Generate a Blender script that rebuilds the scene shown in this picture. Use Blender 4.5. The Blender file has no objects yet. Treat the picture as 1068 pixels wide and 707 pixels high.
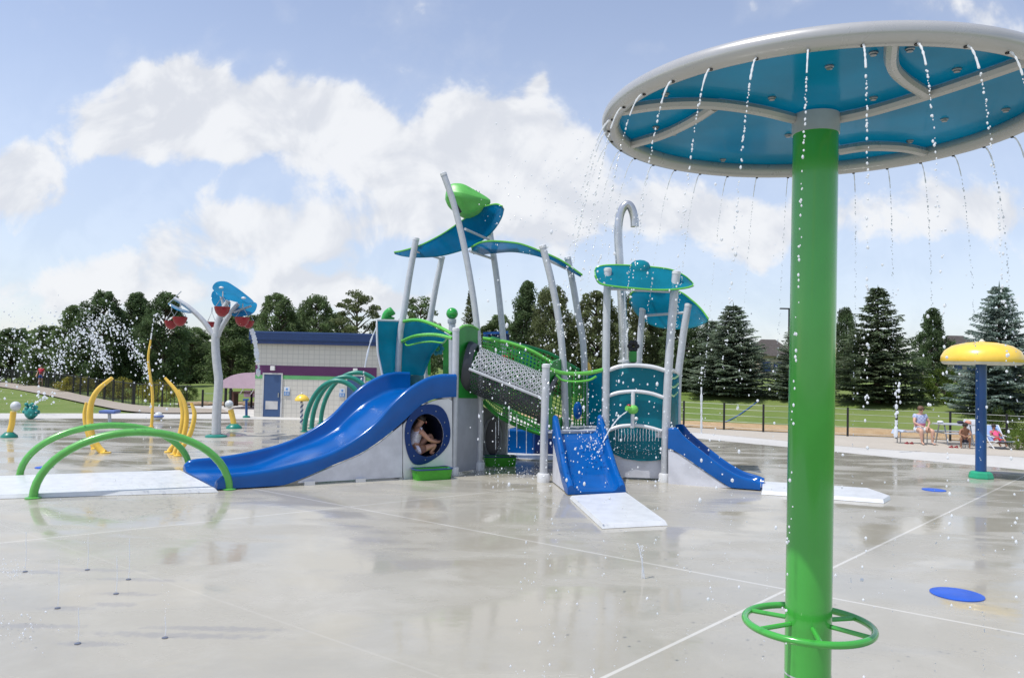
import bpy, math, random
from mathutils import Vector, Matrix, noise as mnoise
R = math.radians; PI = math.pi
V = Vector
sc = bpy.context.scene
C = sc.collection

# ---------------------------------------------------------------- camera
CAM = V((0, 0, 2.6)); F_PX = 815.0; PITCH = R(1.9); ROLL = R(1.3)
_f = V((0, math.cos(PITCH), math.sin(PITCH)))
_r0 = V((1, 0, 0)); _u0 = V((0, -math.sin(PITCH), math.cos(PITCH)))
_r = _r0 * math.cos(ROLL) + _u0 * math.sin(ROLL)
_u = -_r0 * math.sin(ROLL) + _u0 * math.cos(ROLL)
def ray(px, py): return _f + _r * ((px - 534) / F_PX) + _u * ((353.5 - py) / F_PX)
def at(px, py, Y):
    d = ray(px, py); return CAM + d * (Y / d.y)
def onz(px, py, z):
    d = ray(px, py); return CAM + d * ((z - CAM.z) / d.z)
def G(px, py): return onz(px, py, 0.0)
def onplane(px, py, a, b):          # vertical plane through ground points a, b
    t = V((b.x - a.x, b.y - a.y, 0)); n = V((-t.y, t.x, 0)); d = ray(px, py)
    return CAM + d * ((a - CAM).dot(n) / d.dot(n))
cam = bpy.data.cameras.new('camera'); camo = bpy.data.objects.new('camera', cam); C.objects.link(camo)
camo.matrix_world = Matrix.Translation(CAM) @ Matrix((_r, _u, -_f)).transposed().to_4x4()
cam.sensor_width = 36; cam.lens = F_PX / 1068 * 36; cam.clip_end = 3000; cam.clip_start = .05
sc.camera = camo

# ---------------------------------------------------------------- node helper
class NT:
    def __init__(s, tree): s.t = tree; s.n = tree.nodes; s.l = tree.links
    def new(s, typ, ins=None, **kw):
        n = s.n.new(typ)
        for k, v in kw.items(): setattr(n, k, v)
        for k, v in (ins or {}).items():
            if isinstance(v, bpy.types.NodeSocket): s.l.new(v, n.inputs[k])
            else: n.inputs[k].default_value = v
        return n
    def m(s, op, a, b=0.0, c=None, clamp=False):
        n = s.new('ShaderNodeMath', {0: a, 1: b}, operation=op, use_clamp=clamp)
        if c is not None:
            if isinstance(c, bpy.types.NodeSocket): s.l.new(c, n.inputs[2])
            else: n.inputs[2].default_value = c
        return n.outputs[0]
    def vm(s, op, a, b=(0, 0, 0)):
        return s.new('ShaderNodeVectorMath', {0: a, 1: b}, operation=op)
    def mix(s, f, a, b):
        n = s.new('ShaderNodeMix', data_type='RGBA')
        for i, v in ((0, f), (6, a), (7, b)):
            if isinstance(v, bpy.types.NodeSocket): s.l.new(v, n.inputs[i])
            else: n.inputs[i].default_value = v if i == 0 else (*v[:3], 1)
        return n.outputs[2]
    def noise(s, vec, scale, detail=4, rough=.55, dist=0):
        return s.new('ShaderNodeTexNoise', {'Vector': vec, 'Scale': scale, 'Detail': detail, 'Roughness': rough, 'Distortion': dist}).outputs[0]
    def ss(s, x, lo, hi):
        n = s.new('ShaderNodeMapRange', {0: x, 1: lo, 2: hi, 3: 0.0, 4: 1.0}, interpolation_type='SMOOTHSTEP'); return n.outputs[0]

MATS = {}
def mat(name, col, rough=.4, metal=0, var=.12, scale=3.0, bump=0.0, bscale=40, trans=0, transl=0, coat=0, spec=.5, emit=None):
    if name in MATS: return MATS[name]
    m = bpy.data.materials.new(name); m.use_nodes = True; m.node_tree.nodes.clear(); t = NT(m.node_tree)
    co = t.new('ShaderNodeNewGeometry').outputs['Position']
    nz = t.noise(co, scale, 5)
    k = t.ss(nz, .3, .7)
    c0 = tuple(x * (1 - var) for x in col); c1 = tuple(min(1, x * (1 + var)) for x in col)
    colr = t.mix(k, c0, c1)
    rr = t.m('MULTIPLY_ADD', t.noise(co, scale * 5, 3), .3 * rough, rough * .85)
    b = t.new('ShaderNodeBsdfPrincipled', {'Base Color': colr, 'Roughness': rr, 'Metallic': metal, 'Coat Weight': coat, 'Coat Roughness': .08, 'Specular IOR Level': spec, 'Transmission Weight': trans})
    if bump:
        bn = t.new('ShaderNodeBump', {'Height': t.noise(co, bscale, 4), 'Strength': bump, 'Distance': .02})
        t.l.new(bn.outputs[0], b.inputs['Normal'])
    out = t.new('ShaderNodeOutputMaterial')
    if transl:
        tr = t.new('ShaderNodeBsdfTranslucent', {'Color': colr})
        mx = t.new('ShaderNodeMixShader', {0: transl, 1: b.outputs[0], 2: tr.outputs[0]})
        t.l.new(mx.outputs[0], out.inputs[0])
    else: t.l.new(b.outputs[0], out.inputs[0])
    MATS[name] = m; return m

def clear_panel(name, col, see=.35, transl=.4, rough=.12):       # tinted translucent acrylic
    m = bpy.data.materials.new(name); m.use_nodes = True; m.node_tree.nodes.clear(); t = NT(m.node_tree)
    co = t.new('ShaderNodeNewGeometry').outputs['Position']
    k = t.ss(t.noise(co, 1.5, 5), .3, .7)
    c = t.mix(k, tuple(x * .8 for x in col), col)
    b = t.new('ShaderNodeBsdfPrincipled', {'Base Color': c, 'Roughness': rough})
    tl = t.new('ShaderNodeBsdfTranslucent', {'Color': c})
    tp = t.new('ShaderNodeBsdfTransparent', {'Color': c})
    m1 = t.new('ShaderNodeMixShader', {0: transl, 1: b.outputs[0], 2: tl.outputs[0]})
    m2 = t.new('ShaderNodeMixShader', {0: see, 1: m1.outputs[0], 2: tp.outputs[0]})
    t.l.new(m2.outputs[0], t.new('ShaderNodeOutputMaterial').inputs[0]); MATS[name] = m; return m

GREEN = mat('green_paint', (.055, .36, .035), .22, coat=.5, var=.05)
LIME = mat('lime_paint', (.13, .50, .06), .28, coat=.3, var=.06)
MIDGREEN = mat('arch_green', (.10, .40, .07), .3, coat=.4, var=.08)
DKGREEN = mat('deep_green_plastic', (.02, .24, .035), .35, var=.12)
TEALG = mat('dark_teal_green_paint', (.01, .20, .15), .35, var=.1)
SILVER = mat('silver_paint', (.52, .54, .57), .38, metal=.15, var=.06, scale=8)
PALE = mat('pale_grey_paint', (.66, .67, .68), .3, metal=.05, var=.05)
WHITEPL = mat('grey_white_plastic', (.60, .61, .66), .45, var=.10, bump=.05)
MIDGREY = mat('mid_grey_plastic', (.36, .38, .43), .5, var=.08)
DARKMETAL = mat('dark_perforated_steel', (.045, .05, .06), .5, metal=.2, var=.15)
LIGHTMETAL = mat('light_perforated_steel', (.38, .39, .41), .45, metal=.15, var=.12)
BLUE = mat('blue_slide_plastic', (.0008, .085, .33), .17, spec=.35, coat=0, var=.08, scale=2)
NAVY = mat('navy_paint', (.02, .05, .17), .4, var=.1)
BLUEPOLE = mat('blue_pole_paint', (.003, .06, .22), .3, coat=.3, var=.1)
DARK = mat('black_rubber', (.012, .012, .014), .6)
YEL = mat('yellow_paint', (.85, .55, .08), .35, coat=.2, var=.08)
YELDOME = mat('yellow_fibreglass', (.90, .60, .07), .3, coat=.3, var=.05)
CREAM = mat('dome_underside_cream', (.62, .60, .50), .5)
RED = mat('red_plastic', (.28, .008, .02), .35, coat=.2, var=.1)
MATW = mat('white_landing_pad', (.63, .65, .67), .3, var=.06, scale=4, bump=.12, bscale=25)
STEEL = mat('steel_bolt', (.35, .36, .37), .35, metal=.8)
BLK = mat('black_fence_paint', (.012, .012, .014), .5)
ACRY = clear_panel('blue_acrylic', (.005, .33, .45), .10, .6)
ACRYT = clear_panel('teal_acrylic', (.018, .46, .60), .34, .6, .2)
ACRYS = clear_panel('sky_blue_acrylic', (.02, .36, .62), .22, .35)
ACRYB = clear_panel('leaf_blue_acrylic', (.02, .36, .56), .15, .65)

# ---------------------------------------------------------------- mesh helper
def cr(pts, n=6, closed=False):
    pts = [V(p) if not isinstance(p, V) else p for p in pts]; L = len(pts); out = []
    seg = L if closed else L - 1
    for i in range(seg):
        p0 = pts[(i - 1) % L] if (closed or i > 0) else pts[0] * 2 - pts[1]
        p1 = pts[i]; p2 = pts[(i + 1) % L]
        p3 = pts[(i + 2) % L] if (closed or i + 2 < L) else pts[-1] * 2 - pts[-2]
        for k in range(n):
            t = k / n
            out.append(.5 * ((2 * p1) + (p2 - p0) * t + (2 * p0 - 5 * p1 + 4 * p2 - p3) * t * t + (3 * p1 - p0 - 3 * p2 + p3) * t ** 3))
    if not closed: out.append(pts[-1])
    return out
ORG = {}
class MB:
    def __init__(s): s.v = []; s.f = []
    def add(s, vs, fs):
        o = len(s.v); s.v += [V(p) for p in vs]; s.f += [tuple(i + o for i in f) for f in fs]; return s
    def box(s, c, sz, rz=0, rot=None):
        M = rot if rot else Matrix.Rotation(rz, 3, 'Z'); c = V(c)
        vs = [c + M @ V((x * sz[0] / 2, y * sz[1] / 2, z * sz[2] / 2)) for z in (-1, 1) for y in (-1, 1) for x in (-1, 1)]
        return s.add(vs, [(0, 2, 3, 1), (4, 5, 7, 6), (0, 1, 5, 4), (2, 6, 7, 3), (0, 4, 6, 2), (1, 3, 7, 5)])
    def tube(s, pts, r, n=12, caps=True, closed=False, squash=None):
        pts = [V(p) for p in pts]; L = len(pts)
        rs = r if isinstance(r, (list, tuple)) else [r] * L
        T = []
        for i in range(L):
            a = pts[(i - 1) % L] if (closed or i > 0) else pts[i]; b = pts[(i + 1) % L] if (closed or i < L - 1) else pts[i]
            T.append((b - a).normalized())
        up = V((0, 0, 1)) if abs(T[0].z) < .9 else V((0, 1, 0))
        N = (up - T[0] * up.dot(T[0])).normalized(); vs = []
        for i in range(L):
            N = N - T[i] * N.dot(T[i])
            N = N.normalized() if N.length > 1e-6 else V((1, 0, 0)); B = T[i].cross(N)
            for k in range(n):
                a = 2 * PI * k / n
                vs.append(pts[i] + (N * math.cos(a) + B * math.sin(a)) * rs[i])
        fs = []
        for i in range(L if closed else L - 1):
            j = (i + 1) % L
            for k in range(n):
                k2 = (k + 1) % n; fs.append((i * n + k, i * n + k2, j * n + k2, j * n + k))
        if caps and not closed:
            fs.append(tuple(reversed(range(n)))); fs.append(tuple((L - 1) * n + k for k in range(n)))
        return s.add(vs, fs)
    def lathe(s, prof, n=24, c=(0, 0, 0), rot=None, cap=False):
        c = V(c); vs = []; fs = []; L = len(prof)
        for (r, z) in prof:
            for k in range(n):
                a = 2 * PI * k / n; p = V((r * math.cos(a), r * math.sin(a), z))
                vs.append(c + (rot @ p if rot else p))
        for i in range(L - 1):
            for k in range(n):
                k2 = (k + 1) % n; fs.append((i * n + k, i * n + k2, (i + 1) * n + k2, (i + 1) * n + k))
        if cap:
            if prof[0][0] > .001: fs.append(tuple(reversed(range(n))))
            if prof[-1][0] > .001: fs.append(tuple((L - 1) * n + k for k in range(n)))
        return s.add(vs, fs)
    def ball(s, c, r, sc3=(1, 1, 1), n=16, m=10, rot=None):
        vs = []; fs = []; c = V(c)
        for i in range(m + 1):
            ph = PI * i / m
            for k in range(n):
                a = 2 * PI * k / n
                p = V((r * sc3[0] * math.sin(ph) * math.cos(a), r * sc3[1] * math.sin(ph) * math.sin(a), r * sc3[2] * math.cos(ph)))
                vs.append(c + (rot @ p if rot else p))
        for i in range(m):
            for k in range(n):
                k2 = (k + 1) % n; fs.append((i * n + k, (i + 1) * n + k, (i + 1) * n + k2, i * n + k2))
        return s.add(vs, fs)
    def slab(s, poly, d):
        d = V(d); n = len(poly); vs = [V(p) for p in poly] + [V(p) + d for p in poly]
        fs = [tuple(reversed(range(n))), tuple(range(n, 2 * n))]
        for i in range(n):
            j = (i + 1) % n; fs.append((i, j, n + j, n + i))
        return s.add(vs, fs)
    def bridge(s, a, b, closed=True):
        n = len(a); vs = list(a) + list(b); fs = []
        for i in range(n if closed else n - 1):
            j = (i + 1) % n; fs.append((i, j, n + j, n + i))
        return s.add(vs, fs)
    def sheet(s, a, b, thick=.02, nv=4):          # loft between two edge polylines (same length) with thickness
        n = len(a); top = []; bot = []
        for i in range(n):
            for j in range(nv + 1): top.append(a[i].lerp(b[i], j / nv))
        W = nv + 1
        def nrm(i, j):
            p = top[min(i + 1, n - 1) * W + j] - top[max(i - 1, 0) * W + j]; q = b[i] - a[i]
            if q.length < 1e-4: q = b[n // 2] - a[n // 2]
            return p.cross(q).normalized()
        for i in range(n):
            for j in range(W): bot.append(top[i * W + j] - nrm(i, j) * thick)
        fs = []; O = len(top)
        for i in range(n - 1):
            for j in range(nv):
                q = (i * W + j, (i + 1) * W + j, (i + 1) * W + j + 1, i * W + j + 1)
                fs.append(q); fs.append(tuple(O + x for x in reversed(q)))
        for i in range(n - 1):
            for j in (0, nv):
                fs.append((i * W + j, (i + 1) * W + j, O + (i + 1) * W + j, O + i * W + j))
        for i in (0, n - 1):
            for j in range(nv): fs.append((i * W + j, i * W + j + 1, O + i * W + j + 1, O + i * W + j))
        return s.add(top + bot, fs)
    def perf(s, f, nu, nv, hole=.68):
        for i in range(nu):
            off = .5 if i % 2 else 0
            for j in range(nv):
                u0 = i / nu; du = 1 / nu; dv = 1 / nv; v0 = (j + off) / nv
                if v0 + dv > 1.0001: continue
                out = []; inn = []
                for k in range(8):
                    a = PI / 4 * k + PI / 8; cx, cy = math.cos(a), math.sin(a); m = max(abs(cx), abs(cy))
                    out.append(f(u0 + du * (.5 + .5 * cx / m), v0 + dv * (.5 + .5 * cy / m)))
                    inn.append(f(u0 + du * (.5 + .5 * hole * cx), v0 + dv * (.5 + .5 * hole * cy)))
                s.bridge(out, inn)
        return s
    def build(s, name, m, parent=None, smooth=True, bevel=0, loc=None, ang=38):
        org = ORG.get(parent.name, V((0, 0, 0))) if parent else (V(loc) if loc is not None else None)
        if org is None:
            xs = [p.x for p in s.v]; ys = [p.y for p in s.v]; zs = [p.z for p in s.v]
            org = V(((min(xs) + max(xs)) / 2, (min(ys) + max(ys)) / 2, min(zs)))
        me = bpy.data.meshes.new(name); me.from_pydata([tuple(p - org) for p in s.v], [], s.f); me.validate(); me.update()
        me.materials.append(m)
        if smooth:
            me.shade_smooth(); me.set_sharp_from_angle(angle=R(ang))
        o = bpy.data.objects.new(name, me); C.objects.link(o)
        if parent: o.parent = parent
        else: o.location = org
        ORG[o.name] = org
        if bevel:
            b = o.modifiers.new('bevel', 'BEVEL'); b.width = bevel; b.segments = 2; b.limit_method = 'ANGLE'; b.angle_limit = R(40)
        return o
def tag(o, label=None, cat=None, group=None, kind=None):
    for k, v in (('label', label), ('category', cat), ('group', group), ('kind', kind)):
        if v: o[k] = v
    return o
def empty(name, loc, label, cat, group=None):
    o = bpy.data.objects.new(name, None); C.objects.link(o); o.location = loc; o.empty_display_size = .2; ORG[o.name] = V(loc)
    return tag(o, label, cat, group)
def fixn(o):
    import bmesh
    bm = bmesh.new(); bm.from_mesh(o.data); bmesh.ops.remove_doubles(bm, verts=bm.verts, dist=1e-5); bmesh.ops.recalc_face_normals(bm, faces=bm.faces); bm.to_mesh(o.data); bm.free(); return o

# ---------------------------------------------------------------- world
w = bpy.data.worlds.new('World'); sc.world = w; w.use_nodes = True; w.node_tree.nodes.clear(); t = NT(w.node_tree)
SUN_EL, SUN_ROT = R(66), R(246)
sky = t.new('ShaderNodeTexSky', sky_type='NISHITA', sun_disc=False, sun_elevation=SUN_EL, sun_rotation=SUN_ROT, air_density=1.0, dust_density=.3, ozone_density=2.0)
d = t.new('ShaderNodeTexCoord').outputs['Generated']
sp = t.new('ShaderNodeSeparateXYZ', {0: d})
ysafe = t.m('MAXIMUM', t.m('ABSOLUTE', sp.outputs[1]), .08)
u = t.m('DIVIDE', sp.outputs[0], ysafe); v = t.m('DIVIDE', sp.outputs[2], ysafe)
uv = t.new('ShaderNodeCombineXYZ', {0: u, 1: v, 2: sp.outputs[1]}).outputs[0]
nA = t.noise(uv, 3.2, 6, .6, .3); nB = t.noise(uv, 9.0, 5, .6, .5)
warp = t.new('ShaderNodeTexNoise', {'Vector': uv, 'Scale': 7.0, 'Detail': 5.0}).outputs[1]
wv = t.vm('MULTIPLY', t.vm('SUBTRACT', warp, (.5, .5, .5)).outputs[0], (.10, .07, 0)).outputs[0]
uvw = t.vm('ADD', t.vm('MULTIPLY', uv, (1, 1, 0)).outputs[0], wv).outputs[0]
blobs = [(195, 82, 38, 30, 1), (165, 125, 80, 38, 1), (245, 110, 60, 36, .9), (290, 140, 90, 45, 1), (360, 118, 45, 36, 1), (370, 160, 50, 30, .7), (110, 140, 45, 26, .6),
         (25, 190, 52, 34, 1.1), (-30, 215, 60, 40, 1), (520, 140, 60, 36, .9), (560, 175, 75, 60, 1), (480, 190, 70, 45, .85), (580, 235, 60, 40, .7),
         (240, 230, 70, 30, .8), (330, 250, 80, 36, .8), (150, 270, 110, 28, .95), (110, 215, 30, 16, .6), (420, 210, 60, 30, .6), (60, 308, 140, 24, 1.0), (250, 318, 90, 16, .8), (380, 306, 60, 18, .95), (310, 300, 24, 16, .9),
         (566, 90, 9, 17, .75), (685, 52, 26, 14, .6), (820, 8, 42, 26, .95), (1010, 8, 70, 36, 1.0), (1080, 60, 60, 40, .8), (700, 225, 90, 34, .85), (830, 235, 90, 30, .8), (960, 220, 90, 36, .9), (1050, 235, 60, 50, .8), (920, 275, 60, 14, .4), (700, 300, 60, 12, .3), (440, 315, 50, 22, .6)]
acc = None
for (cx, cy, rx, ry, wt) in blobs:
    dd = ray(cx, cy); uc, vc = dd.x / dd.y, dd.z / dd.y
    q = t.vm('MULTIPLY', t.vm('SUBTRACT', uvw, (uc, vc, 0)).outputs[0], (F_PX / rx / 1.15, F_PX / ry / 1.15, 0)).outputs[0]
    dq = t.vm('DOT_PRODUCT', q, q).outputs[1]
    g = t.m('MULTIPLY', t.m('POWER', 2.71828, t.m('MULTIPLY', dq, -1.0)), wt)
    acc = g if acc is None else t.m('ADD', acc, g)
front = t.ss(sp.outputs[1], .1, .35)
acc = t.m('MULTIPLY', acc, t.m('MULTIPLY', front, .88))
back = t.m('MULTIPLY', t.m('SUBTRACT', 1.0, front), t.m('MULTIPLY', t.ss(nA, .5, .62), .8))
nC = t.noise(uv, 24.0, 4, .65, .3)
fld = t.m('ADD', t.m('ADD', acc, back), t.m('MULTIPLY', t.m('SUBTRACT', nA, .5), 1.9))
fld = t.m('ADD', fld, t.m('MULTIPLY', t.m('SUBTRACT', nB, .5), 1.2))
fld = t.m('ADD', fld, t.m('MULTIPLY', t.m('SUBTRACT', nC, .5), .5))
vo = t.new('ShaderNodeTexVoronoi', {'Vector': t.vm('ADD', uv, t.vm('MULTIPLY', wv, (.5, .5, 0)).outputs[0]).outputs[0], 'Scale': 13.0, 'Detail': 1.0, 'Roughness': .5, 'Smoothness': .35}, feature='SMOOTH_F1', normalize=True).outputs[0]
bil = t.m('SUBTRACT', .45, vo)
fld = t.m('ADD', fld, t.m('MULTIPLY', bil, 1.1))
dens = t.m('ADD', t.m('MULTIPLY', t.ss(fld, .66, 1.06), .80), t.m('MULTIPLY', t.ss(fld, .2, .9), .14))
veil = t.m('MULTIPLY', t.ss(v, .5, .0), .36)
dens2 = t.m('MAXIMUM', dens, veil)
# puffs: light from the upper left, read from the field a little way towards the sun
nA2 = t.noise(t.vm('ADD', uv, (-.03, .05, 0)).outputs[0], 3.2, 4, .6, .3); nB2 = t.noise(t.vm('ADD', uv, (-.015, .025, 0)).outputs[0], 9.0, 4, .6, .5)
slope = t.m('ADD', t.m('MULTIPLY', t.m('SUBTRACT', nA2, nA), 3.0), t.m('MULTIPLY', t.m('SUBTRACT', nB2, nB), 2.2))
slope = t.m('SUBTRACT', slope, t.m('MULTIPLY', bil, .9))
ccol = t.mix(t.ss(slope, -.40, .30), (7.0, 7.1, 7.3), (5.7, 5.9, 6.35))
skyc = t.vm('MULTIPLY', sky.outputs[0], t.mix(t.ss(v, .0, .35), (1.04, 1.04, 1.20), (1.90, 1.56, 1.42))).outputs[0]
skyc = t.mix(.10, skyc, (5.5, 5.8, 6.4))
fin = t.mix(dens2, skyc, ccol)
bg = t.new('ShaderNodeBackground', {'Color': fin, 'Strength': .13})
t.l.new(bg.outputs[0], t.new('ShaderNodeOutputWorld').inputs[0])
sl = bpy.data.lights.new('sun', 'SUN'); sl.energy = 4.0; sl.angle = R(.53); sl.color = (1, .965, .91)
so = bpy.data.objects.new('sun', sl); C.objects.link(so)
SD = V((math.sin(SUN_ROT) * math.cos(SUN_EL), math.cos(SUN_ROT) * math.cos(SUN_EL), math.sin(SUN_EL)))
so.rotation_euler = SD.to_track_quat('Z', 'Y').to_euler(); so.location = (-20, -20, 40)
sc.view_settings.view_transform = 'Standard'; sc.view_settings.look = 'None'; sc.view_settings.exposure = 0.0; sc.view_settings.gamma = 1
sc.render.engine = 'CYCLES'; sc.cycles.max_bounces = 6; sc.cycles.transparent_max_bounces = 12; sc.cycles.caustics_reflective = False; sc.cycles.caustics_refractive = False

# ---------------------------------------------------------------- terrain
def lerpl(x, pts):
    if x <= pts[0][0]: return pts[0][1]
    for (a, b), (c, e) in zip(pts, pts[1:]):
        if x <= c: return b + (e - b) * (x - a) / (c - a)
    return pts[-1][1]
def sst(x): x = max(0, min(1, x)); return x * x * (3 - 2 * x)
def terr(x, y):
    s0 = lerpl(x, [(-14, 46), (-4, 42), (6, 38), (10, 35.5), (14, 33.5), (20, 29), (40, 22)])
    amp = lerpl(x, [(-60, 0), (-32, .12), (-12, 1.1), (10, 1.35), (30, 1.6)])
    return -.03 + amp * sst((y - s0) / 17) + .06 * mnoise.noise(V((x * .15, y * .15, 0))) * sst((y - s0) / 6)
def ground_mat(name, c1, c2, c3, scale=1.0, rough=.9, bump=.4):
    m = bpy.data.materials.new(name); m.use_nodes = True; m.node_tree.nodes.clear(); t = NT(m.node_tree)
    p = t.new('ShaderNodeNewGeometry').outputs['Position']
    a = t.mix(t.ss(t.noise(p, .35 * scale, 6, .6), .35, .65), c1, c2)
    a = t.mix(t.m('MULTIPLY', t.ss(t.noise(p, 6 * scale, 6, .7), .45, .75), .7), a, c3)
    b = t.new('ShaderNodeBsdfPrincipled', {'Base Color': a, 'Roughness': rough, 'Specular IOR Level': .2})
    bn = t.new('ShaderNodeBump', {'Height': t.noise(p, 25 * scale, 6, .7), 'Strength': bump, 'Distance': .05}); t.l.new(bn.outputs[0], b.inputs['Normal'])
    t.l.new(b.outputs[0], t.new('ShaderNodeOutputMaterial').inputs[0]); return m
GRASS = ground_mat('lawn', (.12, .185, .04), (.16, .21, .06), (.20, .22, .085))
g = MB(); xs = [-900, -400, -200, -120] + [-90 + 2.5 * i for i in range(73)] + [120, 200, 400, 900]; ys = [-60, -10, 10, 20, 26] + [28 + 1.5 * i for i in range(50)] + [110, 140, 200, 350, 700, 1600]
vs = [(x, y, terr(x, y)) for y in ys for x in xs]; W = len(xs)
g.add(vs, [(j * W + i, j * W + i + 1, (j + 1) * W + i + 1, (j + 1) * W + i) for j in range(len(ys) - 1) for i in range(W - 1)])
tag(g.build('ground', GRASS), kind='structure')
E0 = [(-260, 438), (-100, 437), (0, 436.5), (130, 436.5), (250, 437), (400, 440), (560, 444), (650, 450), (740, 458.5), (870, 471), (960, 480), (1068, 490), (1250, 509)]
E1 = [(-260, 430.5), (-100, 430.5), (0, 431), (130, 431), (250, 431), (400, 434), (560, 439), (650, 445), (740, 452.3), (870, 464.5), (960, 471), (1068, 477), (1250, 492)]
E2 = [(540, 436), (650, 441), (740, 447), (870, 453.5), (960, 457.5), (1068, 464), (1250, 474)]
E3 = [(540, 433), (650, 437.5), (740, 442), (870, 447.5), (960, 450.5), (1068, 456), (1250, 464)]
e0 = cr([G(*p) for p in E0], 5); e1 = cr([G(*p) for p in E1], 5); e2 = cr([G(*p) for p in E2], 8); e3 = cr([G(*p) for p in E3], 8)

# wet concrete with joints
m = bpy.data.materials.new('wet_concrete'); m.use_nodes = True; m.node_tree.nodes.clear(); t = NT(m.node_tree); PADM = m
p = t.new('ShaderNodeNewGeometry').outputs['Position']
big = t.noise(p, .16, 5, .6, .4); mid = t.noise(p, .7, 6, .65, .6); fine = t.noise(p, 30, 5, .7)
pst = t.vm('MULTIPLY', p, (.5, 1.15, 1)).outputs[0]; streak = t.noise(pst, .8, 6, .58, .4)
wet = t.ss(t.m('ADD', t.m('MULTIPLY', big, .6), t.m('MULTIPLY', streak, .6)), .52, .68)
spx = t.new('ShaderNodeSeparateXYZ', {0: p})
blotch = t.ss(mid, .42, .68)
base = t.mix(blotch, (.375, .355, .30), (.42, .40, .345))
base = t.mix(t.m('MULTIPLY', wet, .38), base, (.315, .29, .23))
broom = t.noise(t.vm('MULTIPLY', p, (60, 2.5, 1)).outputs[0], 1.0, 3, .6)
base = t.mix(t.m('MULTIPLY', t.ss(broom, .5, .8), .10), base, (.36, .34, .30))
spk = t.noise(p, 4.5, 8, .8)
base = t.mix(t.m('MULTIPLY', t.ss(spk, .56, .70), .16), base, (.33, .31, .27))
base = t.mix(t.m('MULTIPLY', t.ss(fine, .5, .75), .18), base, (.30, .29, .26))
stain = t.ss(t.noise(pst, 2.6, 8, .7, 1.0), .62, .74)
base = t.mix(t.m('MULTIPLY', stain, .16), base, (.27, .25, .22))
lines = [((0, 566), (540, 510), .020, .34), ((283, 513), (1068, 661), .020, .42), ((627.6, 707), (1056, 502), .020, .48)]
ltot = None
for a, b, hw, st in lines:
    A = G(*a); B = G(*b); dv = (B - A); dv.z = 0; dv.normalize(); n = V((-dv.y, dv.x)); c = -(n.x * A.x + n.y * A.y)
    e = t.m('ABSOLUTE', t.m('ADD', t.m('ADD', t.m('MULTIPLY', spx.outputs[0], n.x), t.m('MULTIPLY', spx.outputs[1], n.y)), c))
    k = t.m('MULTIPLY', t.m('SUBTRACT', 1.0, t.ss(e, hw * .7, hw * 1.3)), st)
    ltot = k if ltot is None else t.m('MAXIMUM', ltot, k)
base = t.mix(ltot, base, (.75, .74, .70))
A = G(283, 513); B = G(1068, 661); dv = (B - A).normalized(); n = V((-dv.y, dv.x))
for off, vec in ((4.6, n), (-4.6, n)):
    c = -(vec.x * A.x + vec.y * A.y) - off
    e = t.m('ABSOLUTE', t.m('ADD', t.m('ADD', t.m('MULTIPLY', spx.outputs[0], vec.x), t.m('MULTIPLY', spx.outputs[1], vec.y)), c))
    base = t.mix(t.m('MULTIPLY', t.m('SUBTRACT', 1.0, t.ss(e, .01, .02)), .12), base, (.62, .6, .55))
dmp = None
for (sx_, sy_, lx_) in ((26, 596, .8), (60, 634, .5), (91, 594, 1.0), (121, 619, .6), (134, 604, .9), (81, 671, .5), (172, 662, 1.6), (110, 630, .5), (30, 652, .8), (215, 655, 1.2)):
    g0 = G(sx_, sy_); dx_ = t.m('MULTIPLY', t.m('SUBTRACT', spx.outputs[0], g0.x + .1), 1 / (lx_ * .8)); dy_ = t.m('MULTIPLY', t.m('SUBTRACT', spx.outputs[1], g0.y), 1 / .11)
    gg = t.m('POWER', 2.71828, t.m('MULTIPLY', t.m('ADD', t.m('MULTIPLY', dx_, dx_), t.m('MULTIPLY', dy_, dy_)), -1.0)); dmp = gg if dmp is None else t.m('MAXIMUM', dmp, gg)
dmk = t.ss(t.m('ADD', dmp, t.m('MULTIPLY', t.m('SUBTRACT', t.noise(p, 9, 5, .7), .5), 1.6)), .45, .95)
base = t.mix(t.m('MULTIPLY', dmk, .42), base, (.21, .21, .23))
rgh = t.m('ADD', t.m('MULTIPLY', t.m('SUBTRACT', 1.0, t.ss(streak, .40, .58)), .26), .06)
b = t.new('ShaderNodeBsdfPrincipled', {'Base Color': base, 'Roughness': rgh, 'Specular IOR Level': .5, 'IOR': 1.36})
rip = t.m('ADD', t.m('MULTIPLY', t.noise(p, 7, 3, .5), .5), t.m('MULTIPLY', fine, .06))
bn = t.new('ShaderNodeBump', {'Height': rip, 'Strength': .12, 'Distance': .02}); t.l.new(bn.outputs[0], b.inputs['Normal'])
t.l.new(b.outputs[0], t.new('ShaderNodeOutputMaterial').inputs[0])
pad = MB(); n0 = len(e0)
near = [V((q.x * .2, -8 - .1 * abs(q.x), 0)) for q in e0]
rows = 14
vs = []
for j in range(rows + 1): vs += [near[i].lerp(e0[i], j / rows) for i in range(n0)]
pad.add(vs, [(j * n0 + i, j * n0 + i + 1, (j + 1) * n0 + i + 1, (j + 1) * n0 + i) for j in range(rows) for i in range(n0 - 1)])
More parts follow.
